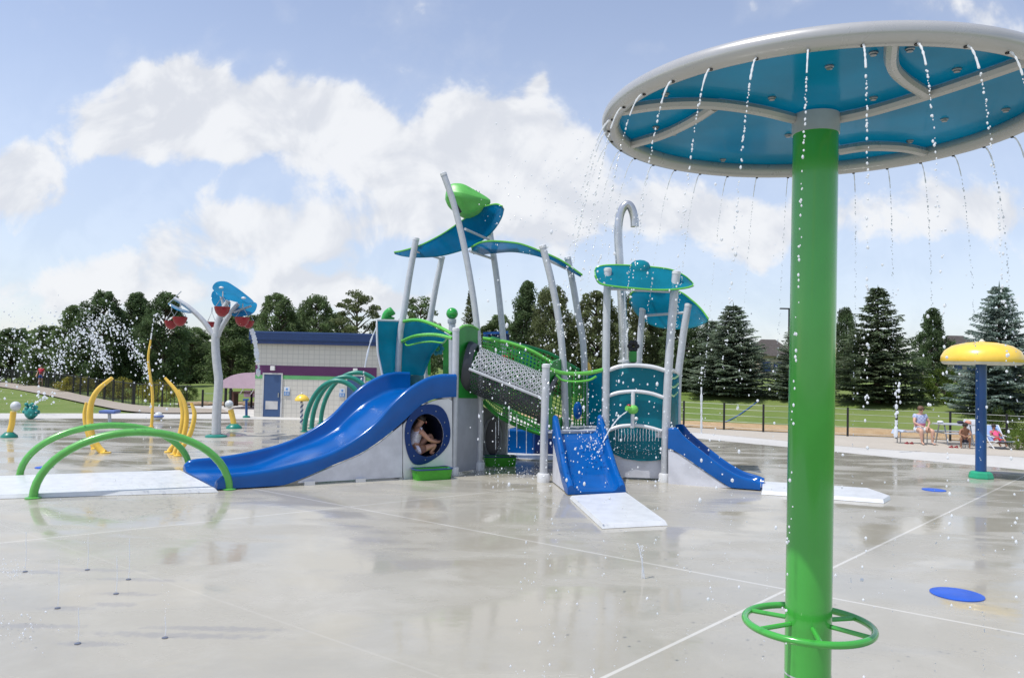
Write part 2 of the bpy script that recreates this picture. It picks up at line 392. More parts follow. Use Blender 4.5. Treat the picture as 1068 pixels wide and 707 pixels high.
# widen near the camera
for q in pad.v:
    if q.y < 12: q.x *= 1 + (12 - q.y) * .09
tag(pad.build('splash_pad_floor', PADM, loc=(0, 0, 0), smooth=False), kind='structure')
CONC = ground_mat('dry_concrete', (.50, .49, .465), (.55, .54, .515), (.45, .44, .41), 1.2, .7, .1)
WALK = ground_mat('tan_concrete', (.44, .40, .34), (.47, .43, .37), (.40, .36, .3), 1.2, .8, .15)
up = V((0, 0, .004))
def strip(name, a, b, m, z=.004, kind='structure', **kw):
    s = MB(); s.bridge([q + V((0, 0, z)) for q in a], [q + V((0, 0, z)) for q in b], closed=False)
    return tag(s.build(name, m, loc=(0, 0, 0), smooth=False), kind=kind, **kw)
strip('pad_border', e0, e1, CONC)
walk_a = cr([G(*p) for p in E1[6:]], 8)
walk_b = [e2[int(i * (len(e2) - 1) / (len(walk_a) - 1))] for i in range(len(walk_a))]
strip('walkway', walk_a, walk_b, WALK, .008)
# apron around the building
bp = MB(); bp.slab([G(232, 431) + up * 3, G(560, 439.5) + up * 3, V((2.5, 44, .012)), V((-19, 44, .012))], (0, 0, -.004)); tag(bp.build('building_apron', CONC, smooth=False), kind='structure')
STRAW = ground_mat('straw_mulch', (.58, .40, .22), (.66, .48, .28), (.30, .2, .11), 6, .95, 1.0)
s = MB(); nn = len(e2); random.seed(5)
for i in range(nn):
    pass
rowsv = []
for j in range(5):
    k = j / 4
    for i in range(nn):
        q = e2[i].lerp(e3[i], k); q = V((q.x, q.y, .03 + .16 * math.sin(PI * k) ** .7 + (.05 * mnoise.noise(V((q.x * 2, q.y * 2, 0))) if 0 < j < 4 else 0))); rowsv.append(q)
s.add(rowsv, [(j * nn + i, j * nn + i + 1, (j + 1) * nn + i + 1, (j + 1) * nn + i) for j in range(4) for i in range(nn - 1)])
tag(s.build('straw_mulch_strip', STRAW, loc=(0, 0, 0)), 'tan straw mulch along the foot of the lawn', 'mulch', kind='stuff')
# left path
pa = [V((q.x, q.y, terr(q.x, q.y) + .035)) for q in [G(-120, 396), G(-40, 398), G(0, 399.5), G(50, 406.5), G(100, 416), G(150, 424), G(232, 427.5)]]
pb = [V((q.x, q.y, terr(q.x, q.y) + .035)) for q in [G(-120, 400), G(-40, 402.5), G(0, 405), G(50, 413), G(100, 423.5), G(150, 431), G(240, 431.5)]]
PATHM = ground_mat('pinkish_path', (.32, .28, .235), (.35, .31, .26), (.28, .25, .20), 1.2, .85, .1)
strip('garden_path', cr(pa, 10), cr(pb, 10), PATHM, .05)

# ---------------------------------------------------------------- trees
def leaf_mat(name, c, var=.5, tr=.42):
    m = bpy.data.materials.new(name); m.use_nodes = True; m.node_tree.nodes.clear(); t = NT(m.node_tree)
    p = t.new('ShaderNodeNewGeometry').outputs['Position']
    k = t.ss(t.noise(p, 1.3, 4), .35, .65); k2 = t.noise(p, 14, 2)
    a = t.mix(k, tuple(x * (1 - var) for x in c), tuple(x * (1 + var * .7) for x in c))
    a = t.mix(t.m('MULTIPLY', t.ss(k2, .45, .7), .5), a, (c[0] * 1.7, c[1] * 1.4, c[2] * 1.2))
    b = t.new('ShaderNodeBsdfPrincipled', {'Base Color': a, 'Roughness': .6, 'Specular IOR Level': .25})
    tl = t.new('ShaderNodeBsdfTranslucent', {'Color': a})
    mx = t.new('ShaderNodeMixShader', {0: tr, 1: b.outputs[0], 2: tl.outputs[0]})
    t.l.new(mx.outputs[0], t.new('ShaderNodeOutputMaterial').inputs[0]); return m
L_DARK = leaf_mat('dark_foliage', (.10, .155, .07)); L_MID = leaf_mat('mid_foliage', (.14, .205, .09)); L_OLIVE = leaf_mat('olive_foliage', (.15, .185, .085))  # crown colours lightened to stand in for haze
L_SPR = leaf_mat('spruce_needles', (.12, .165, .095), tr=.3); L_BLUE = leaf_mat('blue_spruce_needles', (.24, .32, .29), tr=.3); L_BG = leaf_mat('grey_green_needles', (.19, .25, .18), tr=.3)
L_LIGHT = leaf_mat('light_shrub_foliage', (.14, .22, .04)); L_SHRUB = leaf_mat('shrub_foliage', (.08, .13, .03)); L_YEL = leaf_mat('yellow_flowering_foliage', (.26, .25, .05))
BARK = mat('bark', (.10, .075, .055), .9, bump=.6, bscale=12, var=.3)
def spruce(seed, h, r, dens=1.0):
    rnd = random.Random(seed); mb = MB(); tk = MB()
    tk.tube([(0, 0, 0), (0, 0, h * .5), (0, 0, h * .97)], [h * .022, h * .013, .01], 8)
    vs = []; fs = []
    z = .05 * h
    while z < h * .985:
        fr = z / h; L0 = r * (1 - fr) ** .95 * (1.0 if fr > .12 else .8) + .06
        nb = max(4, int((9 if fr < .6 else 7) * dens)); a0 = rnd.random() * 6.28
        for b_ in range(nb):
            a = a0 + b_ * 2 * PI / nb + rnd.uniform(-.25, .25); L = L0 * rnd.uniform(.68, 1.15)
            dr = V((math.cos(a), math.sin(a), 0)); sd = V((-dr.y, dr.x, 0)); zz = z + rnd.uniform(-.1, .1)
            droop = -.28 * (1 - fr) + .18 * fr + rnd.uniform(-.08, .08)
            nt = max(4, int(L * 8 * dens))
            for k in range(nt):
                q = (k + .6) / nt
                c = V((0, 0, zz)) + dr * (L * q) + V((0, 0, L * (droop * q + .22 * q * q)))
                wd = L * .34 * (1 - q) ** .7 + .10
                for sgn in (-1, 1, 0):
                    if sgn == 0:
                        if rnd.random() < .5: continue
                        e = c + dr * .22 + V((0, 0, rnd.uniform(-.02, .08)))
                        wv = sd * .05
                    else:
                        wl = wd * rnd.uniform(.6, 1.1)
                        e = c + sd * (sgn * wl) + dr * (.18 + .25 * wl) + V((0, 0, -.10 * wl + rnd.uniform(-.06, .05)))
                        wv = dr * .055 + V((0, 0, rnd.uniform(-.03, .03)))
                    o = len(vs); vs += [c - wv, c + wv, e + wv * .5, e - wv * .5]; fs.append((o, o + 1, o + 2, o + 3))
                    for _ in range(3):   # hanging sprigs
                        s0 = c.lerp(e, rnd.uniform(.15, .95)); dl = rnd.uniform(.07, .17)
                        ee = s0 + V((rnd.uniform(-.07, .07), rnd.uniform(-.07, .07), -dl + .04)) + dr * .05
                        wv2 = (sd * rnd.uniform(-1, 1) + dr * rnd.uniform(-1, 1)).normalized() * .045
                        o = len(vs); vs += [s0 - wv2, s0 + wv2, ee + wv2 * .3]; fs.append((o, o + 1, o + 2))
        z += h * .021 / dens + .035 * (1 - fr)
    o = len(vs); vs += [V((-.05, 0, h * .95)), V((.05, 0, h * .95)), V((0, 0, h * 1.03)), V((0, -.05, h * .95)), V((0, .05, h * .95))]; fs += [(o, o + 1, o + 2), (o + 3, o + 4, o + 2)]
    mb.add(vs, fs); return mb, tk
def leafy(seed, h, r, nclump=46, nleaf=170, lsz=.13, z0=.12, flat=1.0, gap=0.0, conic=.0, csz=1.0):
    rnd = random.Random(seed); mb = MB(); tk = MB(); vs = []; fs = []
    tk.tube(cr([(0, 0, 0), (rnd.uniform(-.1, .1), 0, h * .35), (rnd.uniform(-.2, .2), rnd.uniform(-.2, .2), h * .9)], 4), [h * .028 * (1 - .1 * i) for i in range(9)], 8)
    for c_ in range(nclump):
        fz = z0 + (1 - z0) * ((c_ + rnd.random()) / nclump)
        k = (fz - z0) / (1 - z0)
        prof = (math.sin(PI * min(1, .18 + .82 * k)) ** .6) * (1 - conic * k) if conic else max(.12, math.sin(PI * (.15 + .83 * k)) ** .55)
        a = c_ * 2.4 + rnd.uniform(-.5, .5); rr = r * prof * math.sqrt(rnd.uniform(.25, 1)) * rnd.uniform(.8, 1.08)
        c = V((rr * math.cos(a), rr * math.sin(a), h * fz * rnd.uniform(.96, 1.01)))
        if rr > r * .2: tk.tube([V((0, 0, max(.1 * h, c.z - rr * .8))), V((c.x * .5, c.y * .5, c.z - rr * .35)), c], [h * .008 + .01, h * .005 + .006, .006], 5)
        cs = r * rnd.uniform(.24, .42) * csz * (1 - .35 * k)
        for i in range(int(nleaf * rnd.uniform(.7, 1.2))):
            dd = V((rnd.gauss(0, 1), rnd.gauss(0, 1), rnd.gauss(0, 1))).normalized() * (rnd.random() ** .45)
            pnt = c + V((dd.x * cs, dd.y * cs, dd.z * cs * .72 * flat))
            ax = V((rnd.uniform(-1, 1), rnd.uniform(-1, 1), rnd.uniform(-.6, .8))).normalized(); bx_ = ax.orthogonal().normalized()
            bx_ = Matrix.Rotation(rnd.random() * 6.28, 3, ax) @ bx_
            q = lsz * rnd.uniform(.6, 1.3); o = len(vs)
            vs += [pnt - ax * q * .9, pnt + bx_ * q * .42, pnt + ax * q * .9, pnt - bx_ * q * .42]; fs.append((o, o + 1, o + 2, o + 3))
    mb.add(vs, fs); return mb, tk
TM = {}
def tmesh(key, fn):
    if key not in TM:
        mb, tk = fn(); res = []
        for q, nm in ((mb, 'crown'), (tk, 'trunk')):
            me = bpy.data.meshes.new(nm); me.from_pydata([tuple(p) for p in q.v], [], q.f); me.update(); res.append(me)
        res[1].shade_smooth(); TM[key] = res
    return TM[key]
def tree(kind, px, Y, top, hw, lm, name, label, cat='tree', group='trees behind the splash pad', base=None, rz=None, H0=8.0):
    p0 = at(px, 380, Y); x, y = p0.x, p0.y; z = terr(x, y) if base is None else base
    zt = at(px, top, Y).z; h = zt - z; r = hw * Y / F_PX * .93
    key, fn = kind; c, k = tmesh((key, lm.name), fn)
    o = empty(name, (x, y, z), label, cat, group)
    rzz = rz if rz is not None else random.Random(px * 7 + 3).random() * 6.28
    o.rotation_euler.z = rzz; sx = r / KR[key]; o.scale = (sx, sx, h / KH[key])
    for me, mm, nm in ((c, lm, 'crown'), (k, BARK, 'trunk')):
        if not me.materials: me.materials.append(mm)
        q = bpy.data.objects.new(nm, me); C.objects.link(q); q.parent = o
    return o
KR = {}; KH = {}
def reg(key, h, r, fn): KR[key] = r; KH[key] = h; return (key, fn)
SP1 = reg('sp1', 7, 2.4, lambda: spruce(1, 7, 2.4)); SP2 = reg('sp2', 7, 2.3, lambda: spruce(22, 7, 2.3, .95)); SP3 = reg('sp3', 7, 2.2, lambda: spruce(35, 7, 2.2, 1.1))
LF1 = reg('lf1', 9, 3.2, lambda: leafy(4, 9, 3.0, 96, 210, .16, .04)); LF2 = reg('lf2', 9, 3.2, lambda: leafy(9, 9, 3.0, 104, 190, .15, .04, conic=.5))
LF3 = reg('lf3', 8, 3.0, lambda: leafy(14, 8, 2.8, 46, 150, .15, .1, flat=.55)); LF4 = reg('lf4', 8, 3.2, lambda: leafy(31, 8, 3.0, 34, 90, .14, .12, flat=.45, csz=.9))
LF5 = reg('lf5', 7, 2.8, lambda: leafy(41, 7, 2.6, 110, 190, .12, .03, csz=.9))
SH = reg('sh', 2, 1.5, lambda: leafy(51, 2, 1.4, 26, 170, .08, .08)); SH2 = reg('sh2', 1.2, 1.6, lambda: leafy(57, 1.2, 1.5, 30, 150, .06, .08))
T = [
 (LF2, -45, 66, 338, 40, L_MID, 'round green tree at the far left edge of the tree line'),
 (LF5, 12, 84, 343, 34, L_DARK, 'small distant dark tree at the left edge behind the spray'),
 (LF1, 52, 72, 341, 34, L_MID, 'low tree left of the tall left tree group'),
 (LF2, 74, 62, 319, 32, L_MID, 'ragged tree at the left shoulder of the tall tree group'),
 (LF1, 106, 60, 306, 33, L_DARK, 'tall dark tree behind the left water burst'),
 (LF2, 141, 62, 306, 34, L_DARK, 'tall dark tree behind the bent yellow spray pipe'),
 (LF1, 170, 58, 307, 30, L_DARK, 'dark tall tree left of the red bucket fountain'),
 (LF5, 200, 72, 342, 34, L_MID, 'lower green tree seen behind the bucket fountain pole'),
 (LF2, 242, 66, 324, 34, L_MID, 'layered dark pine between bucket fountain and building'),
 (LF1, 288, 60, 308, 30, L_MID, 'green pine above the left end of the building roof'),
 (LF5, 328, 62, 309, 30, L_MID, 'cone shaped green tree above the middle of the building roof'),
 (LF3, 371, 56, 305, 38, L_OLIVE, 'sparse open crowned pine above the right end of the roof'),
 (LF5, 308, 66, 326, 30, L_MID, 'lower green tree filling the gap above the building roof'),
 (LF5, 350, 66, 328, 30, L_MID, 'low green tree left of the open crowned pine'),
 (LF1, 262, 70, 330, 30, L_MID, 'low green tree at the left end of the roof'),
 (LF5, 402, 66, 334, 28, L_OLIVE, 'low olive tree behind the left teal panel'),
 (LF3, 437, 58, 311, 32, L_MID, 'sparse pine seen between the two left canopy posts'),
 (SP2, 489, 60, 303, 20, L_OLIVE, 'narrow spruce seen beside the green ball'),
 (LF2, 548, 52, 294, 30, L_DARK, 'pointed dark tree left behind the curved canopy post'),
 (LF5, 576, 50, 300, 34, L_OLIVE, 'bushy olive tree behind the green net ramp'),
 (LF1, 622, 50, 306, 36, L_OLIVE, 'broad olive tree behind the right canopy posts'),
 (LF5, 664, 52, 304, 30, L_OLIVE, 'dense olive tree behind the silver hook pipe'),
 (LF2, 688, 54, 318, 34, L_OLIVE, 'tall olive tree between hook pipe and the middle spruces'),
 (LF1, 520, 60, 330, 30, L_MID, 'lower green tree behind the green net ramp top'),
 (LF1, 714, 50, 334, 32, L_DARK, 'dark tree just left of the middle spruce'),
 (SP1, 764, 46, 317, 60, L_BG, 'broad grey green spruce left of the big green pole'),
 (SP3, 742, 49, 334, 50, L_BG, 'shorter spruce behind the broad grey green one'),
 (SP3, 833, 44, 330, 40, L_BG, 'spruce half hidden by the big green pole'),
 (LF5, 882, 50, 322, 18, L_DARK, 'dark rounded tree just right of the big green pole'),
 (SP2, 915, 41, 300, 64, L_SPR, 'large dark green spruce right of the green pole'),
 (LF2, 972, 47, 322, 27, L_DARK, 'slim dark tree left of the yellow umbrella'),
 (SP1, 1042, 37, 296, 62, L_BLUE, 'large blue spruce behind the yellow umbrella'),
 (SP2, 1120, 38, 290, 50, L_BLUE, 'blue spruce past the right edge'),
]
for (k, px, Y, top, hw, lm, lab) in T:
    if px > 1100: continue
    tree(k, px, Y, top, hw, lm, 'spruce_tree' if k[0].startswith('sp') else ('pine_tree' if k[0] in ('lf3', 'lf4') else 'leafy_tree'), lab)
for (k, px, Y, top, hw, lm, lab) in [
 (SH, 985, 40, 386, 22, L_LIGHT, 'bright light green shrub between slim tree and blue spruce'),
 (SH, 962, 42, 391, 14, L_LIGHT, 'small light green shrub beside the dark spruce'),
 (SH, 820, 47, 381, 16, L_LIGHT, 'light green shrub left of the big pole beside the spruce'),
 (SH2, 1046, 30.5, 430, 22, L_SHRUB, 'wide yellow green shrub behind the reclining chair'),
 (SH2, 1062, 27.8, 447, 12, L_LIGHT, 'low bright shrub right of the reclining chair'),
 (SH2, 1085, 30, 428, 26, L_SHRUB, 'yellow green shrub at the right frame edge'),
 (SH2, 40, 62, 390, 24, L_SHRUB, 'low shrub behind the picket fence near the distant person'),
 (SH2, 82, 54, 394, 26, L_YEL, 'yellowish shrub behind the fence left of the yellow spray arc'),
 (SH2, 125, 48, 397, 26, L_YEL, 'yellow tinged shrub behind the fence right of the yellow spray arc'),
 (SH2, 165, 46, 400, 24, L_YEL, 'yellow tinged shrub behind the fence at the bent yellow pipe'),
 (SH2, 196, 48, 403, 14, L_SHRUB, 'small green shrub left of the bucket fountain')]:
    tree(k, px, Y, top, hw, lm, 'shrub', lab, 'shrub', 'shrubs along the lawn')
# far tree belt closing the horizon
fb = MB(); rnd = random.Random(77); vs = []; fs = []
for i in range(15000):
    a = rnd.uniform(-80, 74); x = math.sin(R(a)) * 150; y = math.cos(R(a)) * 150 + rnd.uniform(-6, 6)
    if y < 40: continue
    ht = 5.2 + 2.2 * mnoise.noise(V((a * .35, 0, 3))) + 1.2 * mnoise.noise(V((a * 1.4, 2, 3)))
    c = V((x, y, rnd.random() ** .7 * ht + 1.0)); q = .55
    ax = V((rnd.uniform(-1, 1), rnd.uniform(-1, 1), rnd.uniform(-1, 1))).normalized(); bx = ax.orthogonal().normalized(); o = len(vs)
    vs += [c - ax * q, c + bx * q, c + ax * q, c - bx * q]; fs.append((o, o + 1, o + 2, o + 3))
fb.add(vs, fs); tag(fb.build('distant_woods', L_MID, smooth=False), 'far off belt of green woods along the horizon', 'woods', kind='stuff')

# ---------------------------------------------------------------- fences
def fence_right():
    pts = [G(*p) for p in [(640, 441.5), (713, 445.6), (755, 448.2), (796, 450.6), (840, 452.5), (884, 455), (935, 457.5), (991, 460.2), (1050, 464.5), (1115, 469)]]
    o = empty('wire_fence', pts[0], 'black post and wire fence along the right lawn edge', 'fence')
    for q in pts:
        MB().tube([q, q + V((0, 0, 1.18))], .045, 8).build('post', BLK, o)
    WIRE = mat('wire', (.35, .37, .38), .5, metal=.4)
    for z in (.12, .38, .64, .90, 1.12):
        w_ = MB()
        for a, b in zip(pts, pts[1:]): w_.tube([a + V((0, 0, z)), b + V((0, 0, z))], .007, 4, caps=False)
        w_.build('wire', WIRE, o)
fence_right()
def picket(pts, hgt, name_label, step=.9, label2=None):
    o = empty('picket_fence', pts[0], name_label, 'fence', 'black fences left of the building')
    rails = {0.12: MB(), hgt - .08: MB()}; bars = MB(); npost = 0
    for a, b in zip(pts, pts[1:]):
        L = (b - a).length; n = max(1, int(L / .28))
        for z, r_ in rails.items(): r_.tube([a + V((0, 0, z)), b + V((0, 0, z))], .02, 4, caps=False)
        for i in range(n):
            q = a.lerp(b, i / n)
            if i % 7 == 0: MB().box(q + V((0, 0, hgt / 2 + .03)), (.07, .07, hgt + .06)).build('post', BLK, o, smooth=False)
            else: bars.box(q + V((0, 0, hgt / 2)), (.022, .022, hgt - .1))
    for r_ in rails.values(): r_.build('rail', BLK, o)
    tag(bars.build('pickets', BLK, o, smooth=False), kind='stuff')
def tg(px, py):
    q = G(px, py); return V((q.x, q.y, terr(q.x, q.y)))
picket([tg(-90, 394), tg(-20, 398), tg(0, 399.5), tg(50, 406), tg(100, 415), tg(140, 422.5), tg(199, 426)], 1.25, 'long black picket fence following the sloping garden path')
o = empty('post_fence', tg(206, 425), 'short black post fence between yellow arcs and pink shelter', 'fence', 'black fences left of the building')
pts = [tg(211, 424.5), tg(235, 424.5), tg(241, 424.5), tg(262, 425)]
for q in pts: MB().tube([q, q + V((0, 0, .95))], .06, 8).build('post', BLK, o)
for z in (.35, .75): MB().tube([q + V((0, 0, z)) for q in pts], .01, 4).build('wire', MATS['wire'], o)
rk = MB(); rnd = random.Random(3)
for i in range(60):
    q = tg(rnd.uniform(182, 262), rnd.uniform(422.5, 424.2)); rk.ball(q + V((0, .8, .1)), rnd.uniform(.12, .24), (1.3, 1, .6), 7, 5)
tag(rk.build('rock_edging', mat('tan_rock', (.30, .22, .14), .9, var=.3, bump=.5)), 'low tan rock edging behind the short black fence', 'rocks', kind='stuff')
# blue hose on grass
hs = [at(px, py, Y) for px, py, Y in [(733, 434, 36), (750, 429, 37), (768, 422, 39.5), (782, 416, 42), (792, 412, 44)]]
hs = [V((q.x, q.y, terr(q.x, q.y) + .03)) for q in hs]
tag(MB().tube(cr(hs, 5), .03, 6).build('garden_hose', mat('hose_blue', (.05, .14, .4), .5)), 'blue hose lying up the lawn before the grey green spruce', 'hose')

# ---------------------------------------------------------------- building
BY = 36.6
A = G(264.8, 434.4); a = math.radians(0); A = V((A.x, A.y, 0)); Bx = onplane(391.5, 436, A, A + V((1, 0, 0))).x
m = bpy.data.materials.new('cream_block_wall'); m.use_nodes = True; m.node_tree.nodes.clear(); t = NT(m.node_tree)
tc = t.new('ShaderNodeTexCoord').outputs['Object']; q = t.new('ShaderNodeSeparateXYZ', {0: tc})
vec = t.new('ShaderNodeCombineXYZ', {0: t.m('ADD', q.outputs[0], q.outputs[1]), 1: q.outputs[2], 2: 0.0}).outputs[0]
bk = t.new('ShaderNodeTexBrick', {'Vector': vec, 'Color1': (.66, .63, .56, 1), 'Color2': (.62, .59, .53, 1), 'Mortar': (.50, .48, .43, 1), 'Scale': 1.0, 'Mortar Size': .012, 'Brick Width': .24, 'Row Height': .205}, offset=0.0)
b = t.new('ShaderNodeBsdfPrincipled', {'Base Color': bk.outputs[0], 'Roughness': .75})
t.l.new(b.outputs[0], t.new('ShaderNodeOutputMaterial').inputs[0]); BLOCK = m
HB = onplane(268, 357, A, A + V((1, 0, 0))).z; WB = Bx - A.x
bd = empty('restroom_building', A, 'cream block building with blue flat roof and purple and green stripes', 'building')
DPT = 7.0
def bx(name, x0, x1, y0, y1, z0, z1, mm, par, bevel=0):
    return MB().box(A + V(((x0 + x1) / 2, (y0 + y1) / 2, (z0 + z1) / 2)), (x1 - x0, y1 - y0, z1 - z0)).build(name, mm, par, smooth=False, bevel=bevel)
bx('wall', 0, WB, 0, DPT, 0, HB, BLOCK, bd)
PURP = mat('purple_stripe', (.125, .03, .115), .6, var=.06); GRST = mat('green_stripe', (.13, .42, .16), .6, var=.06); ROOFB = mat('blue_roof_metal', (.018, .055, .17), .4, var=.05)
zz = lambda py: onplane(285, py, A, A + V((1, 0, 0))).z
bx('purple_stripe', -.003, WB + .003, -.012, -.002, zz(391), zz(381), PURP, bd); bx('green_stripe', -.003, WB + .003, -.010, -.002, zz(395), zz(391) - .002, GRST, bd)
rf = bx('roof', -.25, WB + .1, -.3, DPT + .3, HB + .1, HB + .50, ROOFB, bd, .02)
bx('fascia', -.18, WB + .05, -.22, DPT + .2, HB - .05, HB + .098, NAVY, rf)
for i in range(3): bx('seam', -.251, WB + .1, -.312, -.30, HB + .18 + i * .11, HB + .195 + i * .11, NAVY, rf)
DOORM = mat('door_blue', (.045, .095, .22), .45, var=.06); FRM = mat('door_frame_paint', (.55, .54, .53), .5); 
def xw(px, py=410): return onplane(px, py, A, A + V((1, 0, 0))).x - A.x
for dx0, dx1, lab in ((275.2, 293.0, None), (362, 379, None)):
    x0, x1 = xw(dx0), xw(dx1); zt = zz(390.5)
    dr = bx('door', x0, x1, -.03, -.013, .02, zt, DOORM, bd)
    for (u0, u1, w0, w1) in ((x0 - .07, x0 - .002, 0, zt + .07), (x1 + .002, x1 + .07, 0, zt + .07), (x0 - .002, x1 + .002, zt + .002, zt + .07)):
        bx('door_frame', u0, u1, -.045, -.013, w0, w1, FRM, dr)
    lv = bx('kick_louvre', x0 + .1, x1 - .12, -.042, -.031, .35, .72, FRM, dr)
    MB().box(A + V((x1 - .09, -.06, 1.0)), (.05, .06, .2)).build('door_handle', STEEL, dr, smooth=False)
for px, py in ((285, 384), (371, 386.5)):
    p_ = onplane(px, py, A, A + V((1, 0, 0))); MB().box(p_ + V((0, -.07, 0)), (.2, .12, .2)).build('wall_light', mat('white_lamp_casing', (.75, .75, .73), .4), bd, smooth=False, bevel=.015)
SIGNB = mat('sign_blue', (.10, .28, .62), .5); SIGNW = mat('sign_white', (.66, .70, .76), .5)
for px, py in ((299.3, 408), (357, 409.5)):
    p_ = onplane(px, py, A, A + V((1, 0, 0))) + V((0, -.02, 0))
    sg = empty('restroom_sign', p_, 'blue and white restroom sign beside the %s door' % ('left' if px < 330 else 'right'), 'sign', 'restroom signs')
    MB().box(p_, (.26, .015, .40)).build('board', SIGNW, sg, smooth=False)
    f_ = MB()
    f_.box(p_ + V((0, -.012, -.10)), (.24, .008, .17)); f_.build('lower_panel', SIGNB, sg, smooth=False)
    f2 = MB()
    for s_ in (-1, 1):
        f2.ball(p_ + V((s_ * .06, -.016, -.045)), .018, (1, .3, 1), 8, 6)
        f2.slab([p_ + V((s_ * .06 - .03, -.018, -.15)), p_ + V((s_ * .06 + .03, -.018, -.15)), p_ + V((s_ * .06 + .015, -.018, -.07)), p_ + V((s_ * .06 - .015, -.018, -.07))], (0, -.004, 0))
    f2.box(p_ + V((0, -.018, -.11)), (.012, .006, .12))
    f2.build('pictogram', SIGNW, sg, smooth=False)
    f3 = MB().ball(p_ + V((0, -.012, .10)), .05, (1, .2, 1), 10, 6); f3.build('symbol', SIGNB, sg)
tag(MB().tube([A + V((WB + .25, .2, 0)), A + V((WB + .25, .2, 2.0))], .09, 10).build('blue_post', BLUEPOLE), 'blue post at the right corner of the building', 'post')

# pink shelter
sh = empty('arched_shelter', at(255, 424, 41), 'low pink arched canopy shelter left of the building', 'shelter')
PINK = mat('pink_canopy_fabric', (.78, .60, .70), .6, transl=.3, var=.05)
cx = at(268, 400, 41).x; zg = at(255, 424, 41).z; zt = at(266, 388.3, 41).z; wl = cx - at(234, 403, 41).x; ze = at(236, 404, 41).z
arc = lambda y, f0, f1, n=14: [V((cx - wl * math.cos(a_), y, ze + (zt - ze) * math.sin(a_))) for a_ in [f0 + (f1 - f0) * i / n for i in range(n + 1)]]
MB().sheet(arc(40.2, .0, PI - .0), arc(43.4, .0, PI - .0), .04).build('canopy', PINK, sh)
ga = arc(40.19, .0, PI); MB().slab(ga, (0, .03, 0)).build('gable', PINK, sh, smooth=False)
MB().box(V((cx - wl * .1, 43.3, at(250, 410.5, 43.3).z)), (wl * 1.5, .03, .36)).build('side_panel', PINK, sh, smooth=False)
for i in range(6): MB().tube([V((cx - wl * .85 + i * .55, 40.2, ze + .15)), V((cx - wl * .85 + i * .55 - .35, 40.5, ze - .30))], .025, 6).build('strut', PALE, sh)
for x_ in (235.3, 240.3): 
    q = at(x_, 414, 40.3); MB().tube([V((q.x, q.y, zg)), V((q.x, q.y, at(x_, 403.5, 40.3).z))], .07, 8).build('post', BLK, sh)
for x_ in (cx + wl * .9, cx + wl * .5): MB().tube([V((x_, 43.2, zg)), V((x_, 43.2, ze))], .07, 8).build('post', BLK, sh)
tb = empty('park_table', V((cx - .7, 41.5, zg)), 'brown slatted table under the pink shelter', 'table')
WOODB = mat('brown_wood', (.16, .08, .06), .7, var=.2)
for dy in (-.3, 0, .3): MB().box(V((cx - .7, 41.5 + dy, zg + .72)), (1.6, .26, .05)).build('board', WOODB, tb, smooth=False)
for dx in (-.6, .6): MB().box(V((cx - .7 + dx, 41.5, zg + .35)), (.12, .7, .69)).build('leg', WOODB, tb, smooth=False)

# far light pole & houses
lp = at(822.5, 380, 90); z1 = at(822.5, 322, 90).z
lo = empty('light_pole', V((lp.x, lp.y, 1)), 'tall thin dark car park light pole left of the green pole', 'light pole')
MB().tube([V((lp.x, lp.y, 1)), V((lp.x, lp.y, z1))], .11, 8).build('pole', BLK, lo); MB().box(V((lp.x - .5, lp.y, z1)), (1.1, .35, .14)).build('lamp_head', BLK, lo, smooth=False)
ROOFT = mat('brown_shingle', (.07, .06, .055), .9, var=.2); SIDING = mat('tan_siding', (.36, .31, .25), .7)
for px, Y, wd, py, lab in ((801, 110, 5, 354, 'distant house with brown roof seen left of the green pole'), (996, 115, 6, 350, 'distant house with dark roof seen right behind the slim tree')):
    c = at(px, 380, Y); zt = at(px, py, Y).z; hh = zt - 1
    ho = empty('house', V((c.x, c.y, 1)), lab, 'house', 'distant houses')
    MB().box(V((c.x, c.y, 1 + hh * .31)), (wd, 8, hh * .62)).build('wall', SIDING, ho, smooth=False)
    ev = 1 + hh * .6
    r_ = MB(); r_.add([(c.x - wd * .56, c.y - 4.6, ev), (c.x + wd * .56, c.y - 4.6, ev), (c.x + wd * .56, c.y + 4.6, ev), (c.x - wd * .56, c.y + 4.6, ev), (c.x - wd * .2, c.y, zt), (c.x + wd * .2, c.y, zt)],
        [(0, 1, 5, 4), (1, 2, 5), (2, 3, 4, 5), (3, 0, 4), (3, 2, 1, 0)]); r_.build('roof', ROOFT, ho, smooth=False)
    for i in range(3): MB().box(V((c.x - wd * .3 + i * wd * .3, c.y - 4.02, 1 + hh * .36)), (1.1, .06, 1.3)).build('window', NAVY, ho, smooth=False)
exec_parts = []
# ---------------------------------------------------------------- play structure
A0 = G(475.5, 495.5); ps = empty('water_play_structure', V((A0.x + 1.5, A0.y + 1, 0)), 'large multi level blue green and silver water playground with slides and leaf canopies', 'play structure')
def post(path, r=.082, name='post', m=SILVER, collar=True, cap=True, par=ps, n=5):
    p = cr(path, n) if len(path) > 2 else [V(q) for q in path]
    o = MB().tube(p, r, 14).build(name, m, par)
    if cap:
        d_ = (p[-1] - p[-2]).normalized(); rot = d_.to_track_quat('Z', 'Y').to_matrix()
        MB().lathe([(r + .006, -.05), (r + .006, .015), (r * .7, .035), (0, .04)], 14, p[-1], rot).build('post_cap', PALE, o)
    if collar: MB().lathe([(r + .055, 0), (r + .055, .17), (r + .035, .2), (r, .2)], 16, (p[0].x, p[0].y, 0)).build('base_collar', PALE, o)
    return o
def vpath(Y, pts, ground=True):
    p = [at(x, y, Y) for x, y in pts]
    if ground: p = [V((p[0].x, p[0].y, 0))] + p
    return p
YA = A0.y
post(vpath(YA, [(474.8, 400), (475.5, 343)]))
B0 = G(501.5, 490); YB = B0.y
